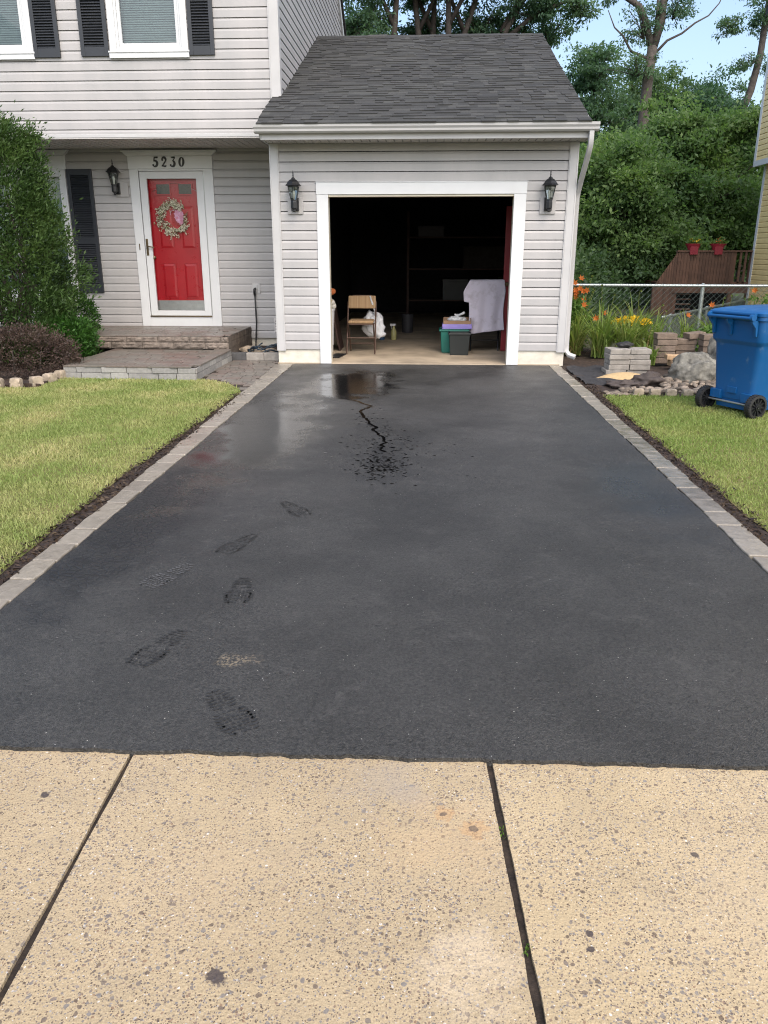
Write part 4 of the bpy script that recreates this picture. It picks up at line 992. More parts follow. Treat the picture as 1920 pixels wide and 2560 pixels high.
# ================================================================ MARKS ON THE DRIVEWAY
def shoe_print(x0, y0, x1, y1, mat, lab, seed):
    mb = MB(); a = math.atan2(y1-y0, x1-x0); L = math.hypot(x1-x0, y1-y0); rr = random.Random(seed); z = .0165
    halfw = lambda u: .030+.024*math.sin(math.pi*min(1, max(0, (u-.42)/.58)))**.7 if u > .45 else .034*math.sin(math.pi*min(1, max(.05, u/.62)))**.5
    c, s = math.cos(a), math.sin(a)
    W = lambda u, v: (x0+c*u*L-s*v, y0+s*u*L+c*v, z)
    def lug(u, v, lu, lv, ang):
        ca, sa = math.cos(ang), math.sin(ang); q = []
        n = 6
        for k in range(n):
            t_ = 2*math.pi*k/n+rr.uniform(-.25, .25); p, r_ = lu*math.cos(t_), lv*math.sin(t_); q.append(W(u+(p*ca-r_*sa)/L, v+p*sa+r_*ca))
        mb.add(q, [tuple(range(n))])
    u = .02
    while u < 1:
        if not .40 < u < .47:
            hw = halfw(u)
            for sd in (-1, 1): lug(u, sd*hw, .0055, .013, sd*R(rr.uniform(5, 30)))
            k = int(hw/.013)
            for i in range(-k+1, k):
                if rr.random() < .8: lug(u+rr.uniform(-.01, .01), i*.0165+rr.uniform(-.003, .003), .006, .0055, rr.uniform(0, 3))
        u += .062
    tag(mb.build('shoe_print', mat, None, origin=((x0+x1)/2, (y0+y1)/2, z)), lab, 'shoe print', 'shoe prints across the driveway')
shoe_print(-.715, 2.345, -.545, 2.105, 'print', 'dark shoe print closest to the concrete pavement', 1)
shoe_print(-.955, 2.79, -1.045, 2.50, 'print', 'dark shoe print left of the dusty tan mark', 2)
shoe_print(-.825, 3.33, -.80, 3.05, 'print', 'dark shoe print right of the pale grey print', 3)
shoe_print(-.90, 3.92, -1.01, 3.63, 'print', 'clearest dark shoe print, toe pointing to the lawn', 4)
shoe_print(-.845, 4.50, -.675, 4.24, 'print', 'dark shoe print nearest the wet trickle', 5)
shoe_print(-1.12, 3.48, -1.25, 3.20, 'printlight', 'pale grey shoe print near the left paver edge', 6)
trk = [(-.93, 8.03), (-.80, 7.97), (-.70, 7.90), (-.64, 7.78), (-.53, 7.62), (-.55, 7.50), (-.615, 7.42), (-.60, 7.28), (-.56, 7.06), (-.50, 6.84), (-.475, 6.74), (-.41, 6.64), (-.44, 6.52), (-.40, 6.42), (-.34, 6.28), (-.325, 6.18), (-.31, 6.09), (-.345, 5.98), (-.33, 5.86), (-.30, 5.74)]
mb = MB(); rr = random.Random(9); L = []; Q = []; fine = []
for (a, b) in zip(trk, trk[1:]):
    for k in range(4): fine.append((a[0]+(b[0]-a[0])*k/4+rr.gauss(0, .008), a[1]+(b[1]-a[1])*k/4))
for i, p in enumerate(fine): w = .013+.006*rr.random()-.006*(i/len(fine)); L.append((p[0]-w, p[1], .0172)); Q.append((p[0]+w, p[1]+rr.gauss(0, .006), .0172))
for i in range(len(fine)-1): mb.add([L[i], Q[i], Q[i+1], L[i+1]], [(0, 1, 2, 3)])
tag(mb.build('water_trickle', 'wetblack', None, origin=(-.45, 6.8, .017)), 'thin jagged trickle of water running down from the puddle', 'water trickle')
mb = MB()
for i in range(620):
    k = rr.random()
    if k < .5: x, y = rr.gauss(-.31, .09), rr.gauss(5.35, .16)
    elif k < .75: x, y = rr.gauss(-.28, .25), rr.gauss(5.75, .38)
    else:
        q = rr.choice(fine); x, y = q[0]+rr.gauss(.02, .10), q[1]+rr.gauss(0, .1)
    r_ = rr.uniform(.002, .0075); n = 7; a0 = rr.random()*6
    mb.add([(x+r_*2.0*math.cos(a0+6.283*j/n)*rr.uniform(.6, 1.2), y+r_*1.1*math.sin(a0+6.283*j/n)*rr.uniform(.6, 1.2), .0168) for j in range(n)], [tuple(range(n))])
tag(mb.build('wet_spots', 'wetblack', None, origin=(-.3, 5.4, .0168)), 'black wet spatter around the end of the trickle', 'wet spots', kind='stuff')
# weeds in the right-hand joint
M['weed'] = leafmat('weed', (.07, .14, .02), (.14, .24, .04), None, .3)
for x, y, lab in ((.2215, 1.72, 'tiny green weed in the slab joint near the rust spots'), (.2405, 1.36, 'tiny green weed in the slab joint nearest the bottom of the photo')):
    P = np.stack([rng.normal(x, .004, 16), rng.normal(y, .014, 16), rng.uniform(-.014, .0, 16)], 1); V, F = leaf_cards(P, .013, .4, up=.5)
    o = np_mesh('weed', V, F, 'weed', origin=(x, y, -.018)); tag(o, lab, 'weed', 'weeds in the slab joint')

# ================================================================ PLANTS LEFT
def shrub(name, label, cat, base, shape, n, size, mat, aspect=.4, stems=None, group=None, up=.35, stem_mat='barkdark', clump=.06, per=14, r=None):
    """shape(k) -> clump centres (k,3) and outward normals (k,3), world"""
    t = thing(name, label, cat, base, group)
    C, N = shape(n//per); idx = np.repeat(np.arange(len(C)), per)
    P = C[idx]+rng.normal(size=(len(idx), 3))*clump*(.6+.8*rng.random((len(C), 1))[idx]); V, F = leaf_cards(P, size, aspect, out=N[idx]*1.1, up=up, jitter=.75)
    np_mesh('foliage', V, F, mat, t)
    if stems:
        for pts, r0, r1 in stems: mb = MB(); mb.tube(pts, r0, 7, True, r1); mb.build('stem', stem_mat, t, smooth=True)
    return t
M['arbor'] = leafmat('arbor', (.022, .048, .014), (.06, .112, .030), (.095, .15, .040), .25, 3.2)
M['arborB'] = leafmat('arborB', (.018, .055, .010), (.05, .13, .02), None, .25)
M['barb'] = leafmat('barb', (.038, .026, .024), (.095, .062, .052), (.08, .065, .048), .2, 4)
def arbor_shape(k):
    z = .12+2.80*rng.random(k)**1.05; a = rng.uniform(0, 2*np.pi, k)
    prof = np.interp(z, [0, .35, 1.1, 2.0, 2.6, 2.86, 2.96], [.80, .88, .84, .75, .62, .45, .15])
    lump = np.array([1+.24*mnoise.fractal(Vector((math.cos(q)*2.2, math.sin(q)*2.2, h*2.2)), 1, 2, 3) for q, h in zip(a, z)])
    d = (1-.40*rng.random(k)**2.2)*lump
    C = np.stack([-5.55+prof*d*np.cos(a)*1.12, 10.38+prof*d*np.sin(a)*.72, z+.0*a], 1)
    N = np.stack([np.cos(a), np.sin(a), np.full(k, .35)], 1); return C, N
rs = random.Random(6)
shrub('evergreen_shrub', 'tall dense green arborvitae bush in front of the house', 'bush', (-5.55, 10.38, 0), arbor_shape, 80000, .055, 'arbor', .30,
      [([(-5.55+rs.uniform(-.2, .2), 10.38+rs.uniform(-.15, .15), -.02), (-5.55+rs.uniform(-.5, .5), 10.38+rs.uniform(-.3, .3), 1.0), (-5.55+rs.uniform(-.6, .6), 10.38+rs.uniform(-.3, .3), 2.1)], .05, .012) for _ in range(9)], up=.55, clump=.062, per=48)
def ell_shape(c, rad, zmin=.05, inner=.3, lumpf=2.2, lump=.15):
    def f(k):
        v = rng.normal(size=(k*2, 3)); v /= np.linalg.norm(v, axis=1, keepdims=True)
        lp = np.array([1+lump*mnoise.fractal(Vector(p)*lumpf+Vector(c), 1, 2, 3) for p in v])
        C = np.array(c)+v*np.array(rad)*(lp*(1-inner*rng.random(len(v))**2))[:, None]; ok = C[:, 2] > zmin
        return C[ok][:k], v[ok][:k]
    return f
shrub('boxwood_shrub', 'small rounded dark green boxwood behind the tall bush at the porch', 'bush', (-5.32, 11.75, 0), ell_shape((-5.32, 11.75, .50), (.42, .40, .42), .05, .2, 2, .05), 9000, .035, 'arborB', .5, [([(-5.32, 11.75, -.02), (-5.3, 11.75, .5)], .03, .01)], clump=.025)
shrub('low_evergreen', 'bright green low bush spilling at the corner of the paver step', 'bush', (-4.72, 10.25, 0), ell_shape((-4.72, 10.25, .30), (.36, .34, .32), .04, .25, 2, .2), 9000, .05, 'arborB', .36, [([(-4.72, 10.25, -.02), (-4.7, 10.25, .4)], .03, .01)], clump=.04)
shrub('barberry_shrub', 'low mounded purple brown bush in the stone edged bed', 'bush', (-5.0, 9.40, 0), ell_shape((-5.0, 9.40, .25), (.80, .50, .33), .03, .25, 2.2, .12), 15000, .026, 'barb', .6, [([(-5.0+.3*i, 9.4, -.02), (-5.0+.35*i, 9.4, .3)], .015, .006) for i in (-1, 0, 1)], clump=.035)
labs = ['tan bed stone nearest the left picture border', 'tan bed stone second from the left picture border', 'squarish tan bed stone with a rough face', 'rounded tan bed stone at the turn of the row', 'long tan bed stone running back along the bed', 'last tan bed stone touching the paver step']
for i, (x, y, w, rz_) in enumerate(((-4.98, 8.52, .19, 0), (-4.76, 8.53, .185, .03), (-4.555, 8.55, .18, .06), (-4.39, 8.68, .20, .9), (-4.345, 8.92, .24, 1.35), (-4.335, 9.17, .20, 1.5))):
    mb = MB(); bm_ = MB(); bm_.rock((0, 0, 0), (w*.60, .095, .11), i+30, 3, .12, 2.5, .95)
    m = Matrix.Translation((x, y, .055)) @ Matrix.Rotation(rz_, 4, 'Z'); bm_.xform(m); mb.add(bm_.v, bm_.f)
    tag(mb.build('bed_stone', 'stoneTan', None, smooth=45, origin=(x, y, 0)), labs[i], 'edging stone', 'tan stones edging the left bed')

# ================================================================ RIGHT BED
def block(x, y, z, w, d, h, m, lab, grp, rz=0, tilt=0):
    mb = MB(); mb.box(-w/2, w/2, -d/2, d/2, 0, h); mb.xform(Matrix.Translation((x, y, z)) @ Matrix.Rotation(rz, 4, 'Z') @ Matrix.Rotation(tilt, 4, 'Y'))
    tag(mb.build('paver_block', m, None, bevel=.006, origin=(x, y, z)), lab, 'paver block', grp)
rb = random.Random(11); row = ['bottom', 'second lowest', 'middle', 'second highest', 'top']
for j in range(5):
    off = .02*math.sin(j*1.3)-.004+.012*j
    for i in range(2):
        block(2.315+i*.258+off*.9, 9.93+rb.uniform(-.012, .012)+(.015 if i else 0), .015+j*.0625, .245, .27, .059, 'blockgrey',
              '%s grey block in the %s column of the pale stack' % (row[j], ('left', 'right')[i]), 'pale grey blocks stacked in the bed', R(rb.uniform(-5, 4)))
mb = MB(); mb.rock((2.44, 10.0, .36), (.10, .06, .035), 41, 3, .4, 2.5); tag(mb.build('black_cloth', 'rubber', None, smooth=True, origin=(2.44, 10.0, .33)), 'crumpled black cloth on the pale grey block stack', 'cloth')
def bstack(x, y, n, nm, dx=0):
    nam = {4: ['bottom', 'second lowest', 'second highest', 'top'], 5: row, 3: ['bottom', 'middle', 'top']}[n]
    for j in range(n): block(x+rb.uniform(-.012, .012)+dx*j, y+rb.uniform(-.012, .012), .04+j*.078, .262, .2, .073, 'blockbrown', '%s brown block in the %s column of the far stack' % (nam[j], nm), 'brown blocks stacked by the fence', R(rb.uniform(-4, 4)))
bstack(3.155, 10.82, 5, 'left'); bstack(3.44, 10.92, 4, 'middle'); bstack(3.735, 10.70, 5, 'right', -.004)
block(3.56, 10.9, .355, .225, .2, .075, 'blockbrown', 'brown block laid crooked across two columns of the far stack', 'brown blocks stacked by the fence', R(8), R(-6))
block(3.24, 10.35, .06, .28, .16, .07, 'flag', 'lower orange tan slab leaning behind the big boulder', 'orange tan slabs', R(6)); block(3.20, 10.38, .135, .28, .16, .06, 'flag', 'upper orange tan slab resting behind the big boulder', 'orange tan slabs', R(-3), R(2))
block(3.39, 10.28, .075, .2, .14, .06, 'flag', 'short orange tan slab tucked right behind the big boulder', 'orange tan slabs', R(-8))
def boulder(lab, c, rad, seed):
    mb = MB(); mb.rock(c, rad, seed, 5, .30, 1.2); tag(mb.build('boulder', 'rockA', None, smooth=True, origin=(c[0], c[1], 0)), lab, 'boulder')
boulder('large mottled grey boulder left of the blue bin', (3.10, 9.42, .10), (.29, .22, .25), 55); boulder('mottled grey boulder behind the blue bin', (3.72, 9.95, .12), (.30, .25, .36), 58)
mb = MB(); rg = []
for j in range(9):
    for i in range(29): a = 2*math.pi*i/28; k = j/8; rg.append((2.36+.34*k*math.cos(a)*(1+.15*wob(a, 2, 1)), 9.52+.19*k*math.sin(a), .02+.07*(1-k*k)))
mb.add(rg, [(j*29+i, j*29+i+1, (j+1)*29+i+1, (j+1)*29+i) for j in range(8) for i in range(28)]); tag(mb.build('sand_pile', 'sand', None, smooth=True, origin=(2.37, 9.6, 0)), 'low heap of tan sand before the pale block stack', 'sand pile')
mb = MB(); mb.rock((2.50, 9.12, .05), (.17, .12, .10), 61, 4, .4, 1.5); mb.rock((2.22, 8.98, .03), (.19, .09, .05), 62, 4, .5, 1.8)
tag(mb.build('folded_tarp', 'tarp', None, smooth=True, origin=(2.4, 9.05, 0)), 'dark brown sheet bunched up before the tan sand', 'tarp')
mb = MB(); V = []; nn = 30
for j in range(nn+1):
    for i in range(nn+1):
        u, w = i/nn, j/nn; x = 1.80+.62*u+.05*wob(w, 3, 3); y = 9.05+1.45*w+.04*wob(u, 4, 3)-.15*u*(1-w); V.append((x, y, .030+.022*wob(x*2.4, y*1.7, 2.2)))
mb.add(V, [(j*(nn+1)+i, j*(nn+1)+i+1, (j+1)*(nn+1)+i+1, (j+1)*(nn+1)+i) for j in range(nn) for i in range(nn)]); tag(mb.build('weed_fabric', 'fabricblack', None, smooth=True, origin=(2.1, 9.8, 0)), 'black landscape fabric laid over the bed beside the driveway', 'fabric')
mb = MB(); rk = random.Random(14)
for i in range(420):
    x, y = rk.uniform(2.08, 3.5), rk.uniform(8.47, 9.65)
    if y > 8.65 and x < 2.62 and not (x > 2.2 and y < 8.8): continue
    r_ = rk.uniform(.011, .034)*(1 if rk.random() < .85 else 1.5); mb.rock((x, y, .02+r_*.4), (r_*1.25, r_, r_*.75), i, 2, .18, 1.5)
tag(mb.build('pebbles', 'pebble', None, smooth=True, origin=(2.8, 9.0, 0)), 'rounded tan and brown pebbles around the boulder', 'pebbles', kind='stuff')
wl = ['rough bed stone at the driveway end of the row', 'second rough bed stone from the driveway', 'third rough bed stone from the driveway', 'fourth rough bed stone, before the big boulder', 'rough bed stone next to the bin wheel', 'rough bed stone behind the bin wheel']
for i in range(6):
    x = 2.235+i*.165; mb = MB(); mb.rock((0, 0, 0), (.098, .07, .072), 70+i, 3, .12, 2.5, .95); mb.xform(Matrix.Translation((x, 8.40-.012*i, .045)) @ Matrix.Rotation(rk.uniform(-.06, .06), 4, 'Z'))
    tag(mb.build('bed_stone', 'stoneTan', None, smooth=45, origin=(x, 8.4, 0)), wl[i], 'edging stone', 'stones edging the bed by the bin')
mb = MB()
for i in range(60):
    x = rk.uniform(1.93, 2.22); r_ = rk.uniform(.012, .03); mb.rock((x, 8.42+rk.uniform(-.05, .16), .015), (r_*1.4, r_, r_*.6), i, 2, .3, 1.5)
tag(mb.build('gravel', 'pebble', None, smooth=True, origin=(2.1, 8.5, 0)), 'broken stone chips at the lawn corner by the driveway', 'gravel', kind='stuff')

# chain-link fences
def fence(label, a, b, h0, posts, n_dia=.086):
    a, b = Vector(a), Vector(b); d = (b-a); L = d.length; d = d/L; t = thing('chain_link_fence', label, 'fence', (a.x, a.y, 0))
    mb = MB(); mb.tube([a+d*L*i/20+Vector((0, 0, h0-.006*math.sin(i/20*math.pi))) for i in range(21)], .021, 10); mb.build('top_rail', 'galv', t, smooth=True)
    for s in posts:
        p = a+d*s; mb = MB(); mb.tube([p+Vector((0, .03, -.03)), p+Vector((0, .03, h0-.02))], .030, 12); mb.lathe([(.034, h0-.02), (.034, h0+.01), (.015, h0+.03)], (p.x, p.y+.03, 0), 12); mb.build('post', 'galv', t, smooth=40)
    mb = MB(); nz = int(h0/n_dia); off = Vector((-d.y, d.x, 0))*-.022
    N = int(L/n_dia)
    for i in range(N):
        pts = []
        for j in range(2*nz+1): pts.append(a+d*((i+(.52 if j % 2 else -.02))*n_dia)+off*(1+.25*(-1)**j)+Vector((0, 0, h0+.025-j*h0/(2*nz))))
        mb.tube(pts, .0022, 3, False)
        pts = []
        for j in range(2*nz+1): pts.append(a+d*((i+(.48 if j % 2 else 1.02))*n_dia)+off*(1-.25*(-1)**j)+Vector((0, 0, h0+.025-j*h0/(2*nz))))
        mb.tube(pts, .0022, 3, False)
    mb.build('chain_mesh', 'wire', t); return t
fence('chain-link fence with grey top rail behind the lilies', (1.9, 12.62, 0), (7.2, 12.5, 0), .965, [2.25, 4.55])
fence('lower chain-link fence running back towards the deck, behind the first one', (3.85, 13.5, 0), (7.3, 19.0, 0), .42, [.5, 2.9])

# lilies
M['strap'] = leafmat('strap', (.10, .17, .035), (.20, .29, .07), (.30, .30, .11), .4, 2.5)
M['stalk'] = leafmat('stalk', (.12, .17, .04), (.2, .24, .07), None, .1)
M['orange'] = leafmat('orange', (.50, .13, .03), (.60, .22, .07), None, .35)
M['yellowf'] = leafmat('yellowf', (.62, .42, .02), (.75, .55, .05), None, .3)
M['dryleaf'] = leafmat('dryleaf', (.20, .15, .06), (.36, .30, .14), None, .3)
def straps(n, c, h, spread, w=.010, r=rng):
    V = []; F = []; seg = 6
    for i in range(n):
        a = r.uniform(0, 2*np.pi); L = h*r.uniform(.75, 1.35); sp = spread*r.uniform(.3, 1.25); b = np.array([c[0]+r.normal()*.05, c[1]+r.normal()*.05, c[2]]); d = np.array([math.cos(a), math.sin(a), 0]); s = np.array([-math.sin(a), math.cos(a), 0])
        k0 = len(V); droop = r.uniform(.5, 1.25)
        for j in range(seg+1):
            t_ = j/seg; p = b+d*sp*(t_**1.4)+np.array([0, 0, L*(t_*1.25-droop*.62*t_**2.6)]); ww = w*(1-t_**2.5)*r.uniform(.95, 1.05)+.0006
            V += [p-s*ww, p+s*ww]
            if j: q = k0+2*j; F.append((q-2, q-1, q+1, q))
    return np.array(V), np.array(F)
def lily(x, y, h, n, flowers, lab, grp, dry=0, mat='strap'):
    t = thing('daylily', lab, 'plant', (x, y, 0), grp)
    V, F = straps(int(n*1.5), (x, y, .02), h, h*.8); np_mesh('leaves', V, F, mat, t)
    if dry: V, F = straps(dry, (x, y, .02), h*.45, h*.5, .008); np_mesh('dry_leaves', V, F, 'dryleaf', t)
    for (fx, fz, op) in flowers:
        bx, by = x+(fx-x)*.25, y-.02; top = Vector((fx, y-.06, fz)); mb = MB(); mb.tube([(bx, by, .05), (bx+(fx-bx)*.35, by-.01, fz*.55), tuple(top)], .0045, 5, True, .003); mb.build('flower_stalk', 'stalk', t)
        mb = MB(); R0 = .050 if op else .016; ax = Vector((random.uniform(-.5, .5), -.75, random.uniform(.1, .6))).normalized(); e1 = ax.orthogonal().normalized(); e2 = ax.cross(e1)
        for k in range(6):
            a = k*math.pi/3; d = e1*math.cos(a)+e2*math.sin(a); s_ = -e1*math.sin(a)+e2*math.cos(a); p0 = top; p1 = top+ax*.035+d*R0*.45; p2 = top+ax*.05+d*R0*1.05
            mb.add([p0, p1-s_*.014, p2, p1+s_*.014], [(0, 1, 2, 3)])
        mb.build('bloom', 'orange' if op else 'stalk', t)
fl = lambda *a: [(x, z, 1) for x, z in a]
g_ = 'daylilies along the fence'
lily(2.20, 12.25, .70, 70, fl((2.17, .90), (2.20, .86), (2.24, .92), (2.30, .88), (2.33, .90), (2.24, 1.06), (2.19, .80), (2.32, .77), (2.15, 1.0))+[(2.42, .86, 0), (2.46, .92, 0), (2.40, 1.08, 0)], 'daylily clump crowded with orange blooms against the garage corner', g_, 12)
lily(2.15, 11.75, .60, 80, fl((2.21, .72),), 'daylily clump with brown dead stalks beside the downspout foot', g_, 40)
lily(2.48, 11.5, .58, 85, fl((2.36, .56),), 'broad daylily clump left of the yellow flowers', g_, 24)
lily(2.62, 12.2, .66, 50, fl((2.60, .57),)+[(2.74, .84, 0), (2.55, .96, 0)], 'tall daylily with green buds at the fence left of the yellow flowers', g_, 6)
lily(2.78, 11.45, .58, 75, [], 'flowerless daylily clump rising right behind the pale block stack', g_, 16)
lily(3.05, 11.9, .72, 55, [(3.02, .90, 0)], 'daylily with one tall bent leaf right of the yellow flowers', g_, 8)
lily(3.35, 12.1, .55, 40, [(3.4, .7, 0), (3.5, .62, 0)], 'sparse daylily with buds behind the brown block stack', g_, 6)
lily(3.82, 12.15, .5, 40, fl((3.80, .55),)+[(3.72, .60, 0)], 'sparse daylily with a single orange trumpet left of the fence post', g_, 4)
lily(4.25, 12.1, .62, 55, fl((4.12, .70),)+[(4.4, .82, 0), (4.28, .80, 0)], 'daylily with an orange bloom just over the bin lid edge', g_, 4)
lily(4.85, 12.2, .70, 60, fl((4.75, .90),), 'leafy daylily at the fence behind the bin lid', g_, 4)
lily(2.95, 10.75, .26, 45, [], 'short bright daylily tuft between the two block stacks', g_, 4)
t = thing('yellow_flower_clump', 'dense dome of small yellow flowers among the lily leaves', 'flowers', (2.93, 11.8, 0))
P = np.stack([rng.normal(2.93, .13, 500), rng.normal(11.8, .10, 500), rng.uniform(.04, .42, 500)], 1); V, F = leaf_cards(P, .07, .25, up=1.0); np_mesh('foliage', V, F, 'strap', t)
th = rng.uniform(0, 2*np.pi, 420); rr_ = np.sqrt(rng.random(420)); P = np.stack([2.93+.29*rr_*np.cos(th), 11.8+.18*rr_*np.sin(th), .43+.11*np.sqrt(1-rr_**2*.9)+rng.normal(0, .014, 420)], 1)
idx = np.repeat(np.arange(420), 6); V, F = leaf_cards(P[idx], .022, .55, up=.4); np_mesh('blossom', V, F, 'yellowf', t)
M['weedR'] = leafmat('weedR', (.05, .12, .02), (.13, .22, .05), None, .3)
for i, (x, y, rd, h, lab) in enumerate(((2.1, 12.1, .25, .8, 'leafy green weed behind the downspout'), (4.05, 11.4, .35, .45, 'leafy green weeds right of the brown block stack'), (5.0, 11.7, .5, .85, 'leafy bush behind the blue bin'))):
    k = 1500; P = np.stack([rng.normal(x, rd*.45, k), rng.normal(y, rd*.4, k), rng.uniform(.02, h, k)], 1); V, F = leaf_cards(P, .075, .38, up=.2, jitter=1); tag(np_mesh('leafy_weed', V, F, 'weedR', origin=(x, y, 0)), lab, 'plant')

# ================================================================ BLUE WHEELED BIN (local frame: x along axle, -y = handle side)
def m_blue():
    t = NT('binblue'); s = t.mr(t.noise(7, 6, .7), .6, .72)
    t.p(Base_Color=t.mix(t.math('MULTIPLY', s, .55), (.004, .078, .235), (.13, .20, .27)), Roughness=t.mr(t.noise(14, 4), .3, .7, .30, .48), Specular_IOR_Level=.5, Normal=t.bump(t.noise(70, 3), .05, .01)); return t.m
M['binblue'] = m_blue(); M['binlid'] = M['binblue']
B = thing('wheeled_bin', 'blue plastic wheeled bin with black wheels standing on the right lawn', 'bin', (0, 0, 0))
def loop(z, x, y0, y1, r=.05, n=5):
    q = []
    for cx, cy, a0 in ((x-r, y1-r, 0), (-x+r, y1-r, 90), (-x+r, y0+r, 180), (x-r, y0+r, 270)):
        for i in range(n+1): a = R(a0+90*i/n); q.append((cx+r*math.cos(a), cy+r*math.sin(a), z))
    return q
def loft(mb, loops, cap0=True, cap1=True):
    n = len(loops[0]); vs = [p for l in loops for p in l]; fs = []
    for i in range(len(loops)-1):
        for j in range(n): fs.append((i*n+j, i*n+(j+1) % n, (i+1)*n+(j+1) % n, (i+1)*n+j))
    if cap0: fs.append(tuple(range(n-1, -1, -1)))
    if cap1: fs.append(tuple((len(loops)-1)*n+j for j in range(n)))
    mb.add(vs, fs)
mb = MB()
loft(mb, [loop(.05, .215, .03, .50), loop(.14, .222, .025, .51), loop(.142, .228, .018, .515), loop(.225, .230, .010, .52), loop(.24, .232, .012, .522), loop(.66, .262, -.02, .60), loop(.675, .266, -.025, .605), loop(.70, .282, -.045, .64), loop(.715, .286, -.050, .645), loop(.90, .290, -.058, .665), loop(.905, .302, -.075, .69), loop(.945, .302, -.075, .69)])
mb.box(-.24, -.12, -.012, .05, .13, .215); mb.box(.12, .24, -.012, .05, .13, .215); mb.box(-.06, .05, -.002, .05, .20, .26)
for x in (-.235, -.04, .235):
    mb.extr([(-.06, .905), (-.145, .915), (-.135, .885), (-.09, .84), (-.075, .76), (-.058, .76)], 'x', x-.012, x+.012)
mb.xform(Matrix.Identity(4)); mb.build('body', 'binblue', B, smooth=35, bevel=.004)
mb = MB(); loft(mb, [loop(.947, .308, -.085, .705), loop(.972, .310, -.085, .71), loop(.985, .298, -.068, .695), loop(1.0, .25, .0, .62), loop(1.018, .15, .12, .5), loop(1.022, .06, .25, .36)])
mb.tube([(-.25, -.115, .962), (.25, -.115, .962)], .019, 12)
lid = mb.build('lid', 'binlid', B, smooth=35)
mb = MB(); mb.tube([(-.235, -.150, .93), (.235, -.150, .93)], .016, 12)
for x in (-.235, .235): mb.lathe([(.030, x-.018), (.032, x), (.030, x+.018)], (0, -.13, .935), 14, 'x')
mb.build('handle', 'binblue', B, smooth=40)
mb = MB(); mb.tube([(-.33, -.002, .112), (.33, -.002, .112)], .010, 10); mb.build('axle', 'steel', B, smooth=40)
def wheel(x, sx):
    mb = MB(); c = (0, -.002, .112); mb.lathe([(.088, x-.032), (.108, x-.030), (.112, x-.018), (.112, x+.018), (.108, x+.030), (.088, x+.032)], c, 40, 'x', caps=False)
    mb.lathe([(.088, x-.032), (.088, x+.032)], c, 40, 'x', caps=False)
    for i in range(30):
        a = 2*math.pi*i/30; m = Matrix.Translation(c) @ Matrix.Rotation(a, 4, 'X')
        for sgn in (-1, 1): mb.box(x+sgn*.019-.009, x+sgn*.019+.009, -.0055, .0055, .108, .1165, m)
    w = mb.build('wheel', 'rubber', B, smooth=35)
    mb = MB(); mb.lathe([(.030, x-.034), (.030, x+.034)], c, 20, 'x'); mb.lathe([(.016, x-.040), (.016, x+.040)], c, 16, 'x')
    mb.lathe([(.088, x-.006), (.088, x+.006)], c, 32, 'x')
    for i in range(11):
        a = 2*math.pi*i/11; m = Matrix.Translation(c) @ Matrix.Rotation(a, 4, 'X'); mb.box(x-.022, x+.022, -.006, .006, .026, .089, m)
    mb.build('rim', 'black', w, smooth=35)
wheel(-.290, -1); wheel(.290, 1)
B.location = (2.848, 7.50, .004); B.rotation_euler = (0, 0, R(-62.1)); B.scale = (1, 1, .955)

# ================================================================ BEYOND THE FENCE: deck and yellow house
DK = thing('wooden_deck', 'raised brown wooden deck with solid railing and stairs behind the fence', 'deck', (6.5, 20, 0))
mb = MB(); x = 5.93; rd = random.Random(3)
while x < 7.2: mb.box(x, x+.066, 20.0, 20.022, .70, 1.44); x += .072
mb.build('railing', 'deck', DK)
mb = MB(); mb.box(5.90, 7.9, 19.97, 20.10, 1.44, 1.475); mb.build('rail_cap', 'deck', DK)
for x in (5.90, 7.2, 7.62): mb = MB(); mb.box(x, x+.09, 20.022, 20.11, -.1, 1.44); mb.build('post', 'deck', DK)
mb = MB()
for x in (7.36, 7.48): mb.box(x, x+.05, 20.0, 20.03, .72, 1.44)
mb.box(7.2, 7.8, 20.0, 20.04, .70, .76); mb.build('baluster', 'deck', DK)
mb = MB(); mb.box(5.88, 7.8, 20.03, 23.0, .58, .70); mb.box(5.88, 7.8, 19.98, 20.03, .50, .70); mb.build('platform', 'deck', DK)
mb = MB()
for i in range(9):
    x = 5.43+i*.054; mb.add([(x, 20, -.12), (x+.048, 20, -.12), (x+.048, 20, .66+(x+.048-5.43)*1.6), (x, 20, .66+(x-5.43)*1.6), (x, 20.02, -.12), (x+.048, 20.02, -.12), (x+.048, 20.02, .66+(x+.048-5.43)*1.6), (x, 20.02, .66+(x-5.43)*1.6)], [(0, 1, 2, 3), (7, 6, 5, 4), (0, 3, 7, 4), (1, 5, 6, 2)])
mb.box(5.40, 5.47, 19.98, 20.06, -.12, .70); mb.build('stair_railing', 'deck', DK)
mb = MB()
for i in range(6): mb.box(5.5+i*.10, 6.4, 20.15+.02*i, 20.45, -.02+i*.115, .01+i*.115)
mb.build('stair_tread', 'deck', DK)
mb = MB(); mb.box(5.95, 7.8, 21.5, 21.55, -.1, .6); mb.build('skirting', 'darkwall', DK)
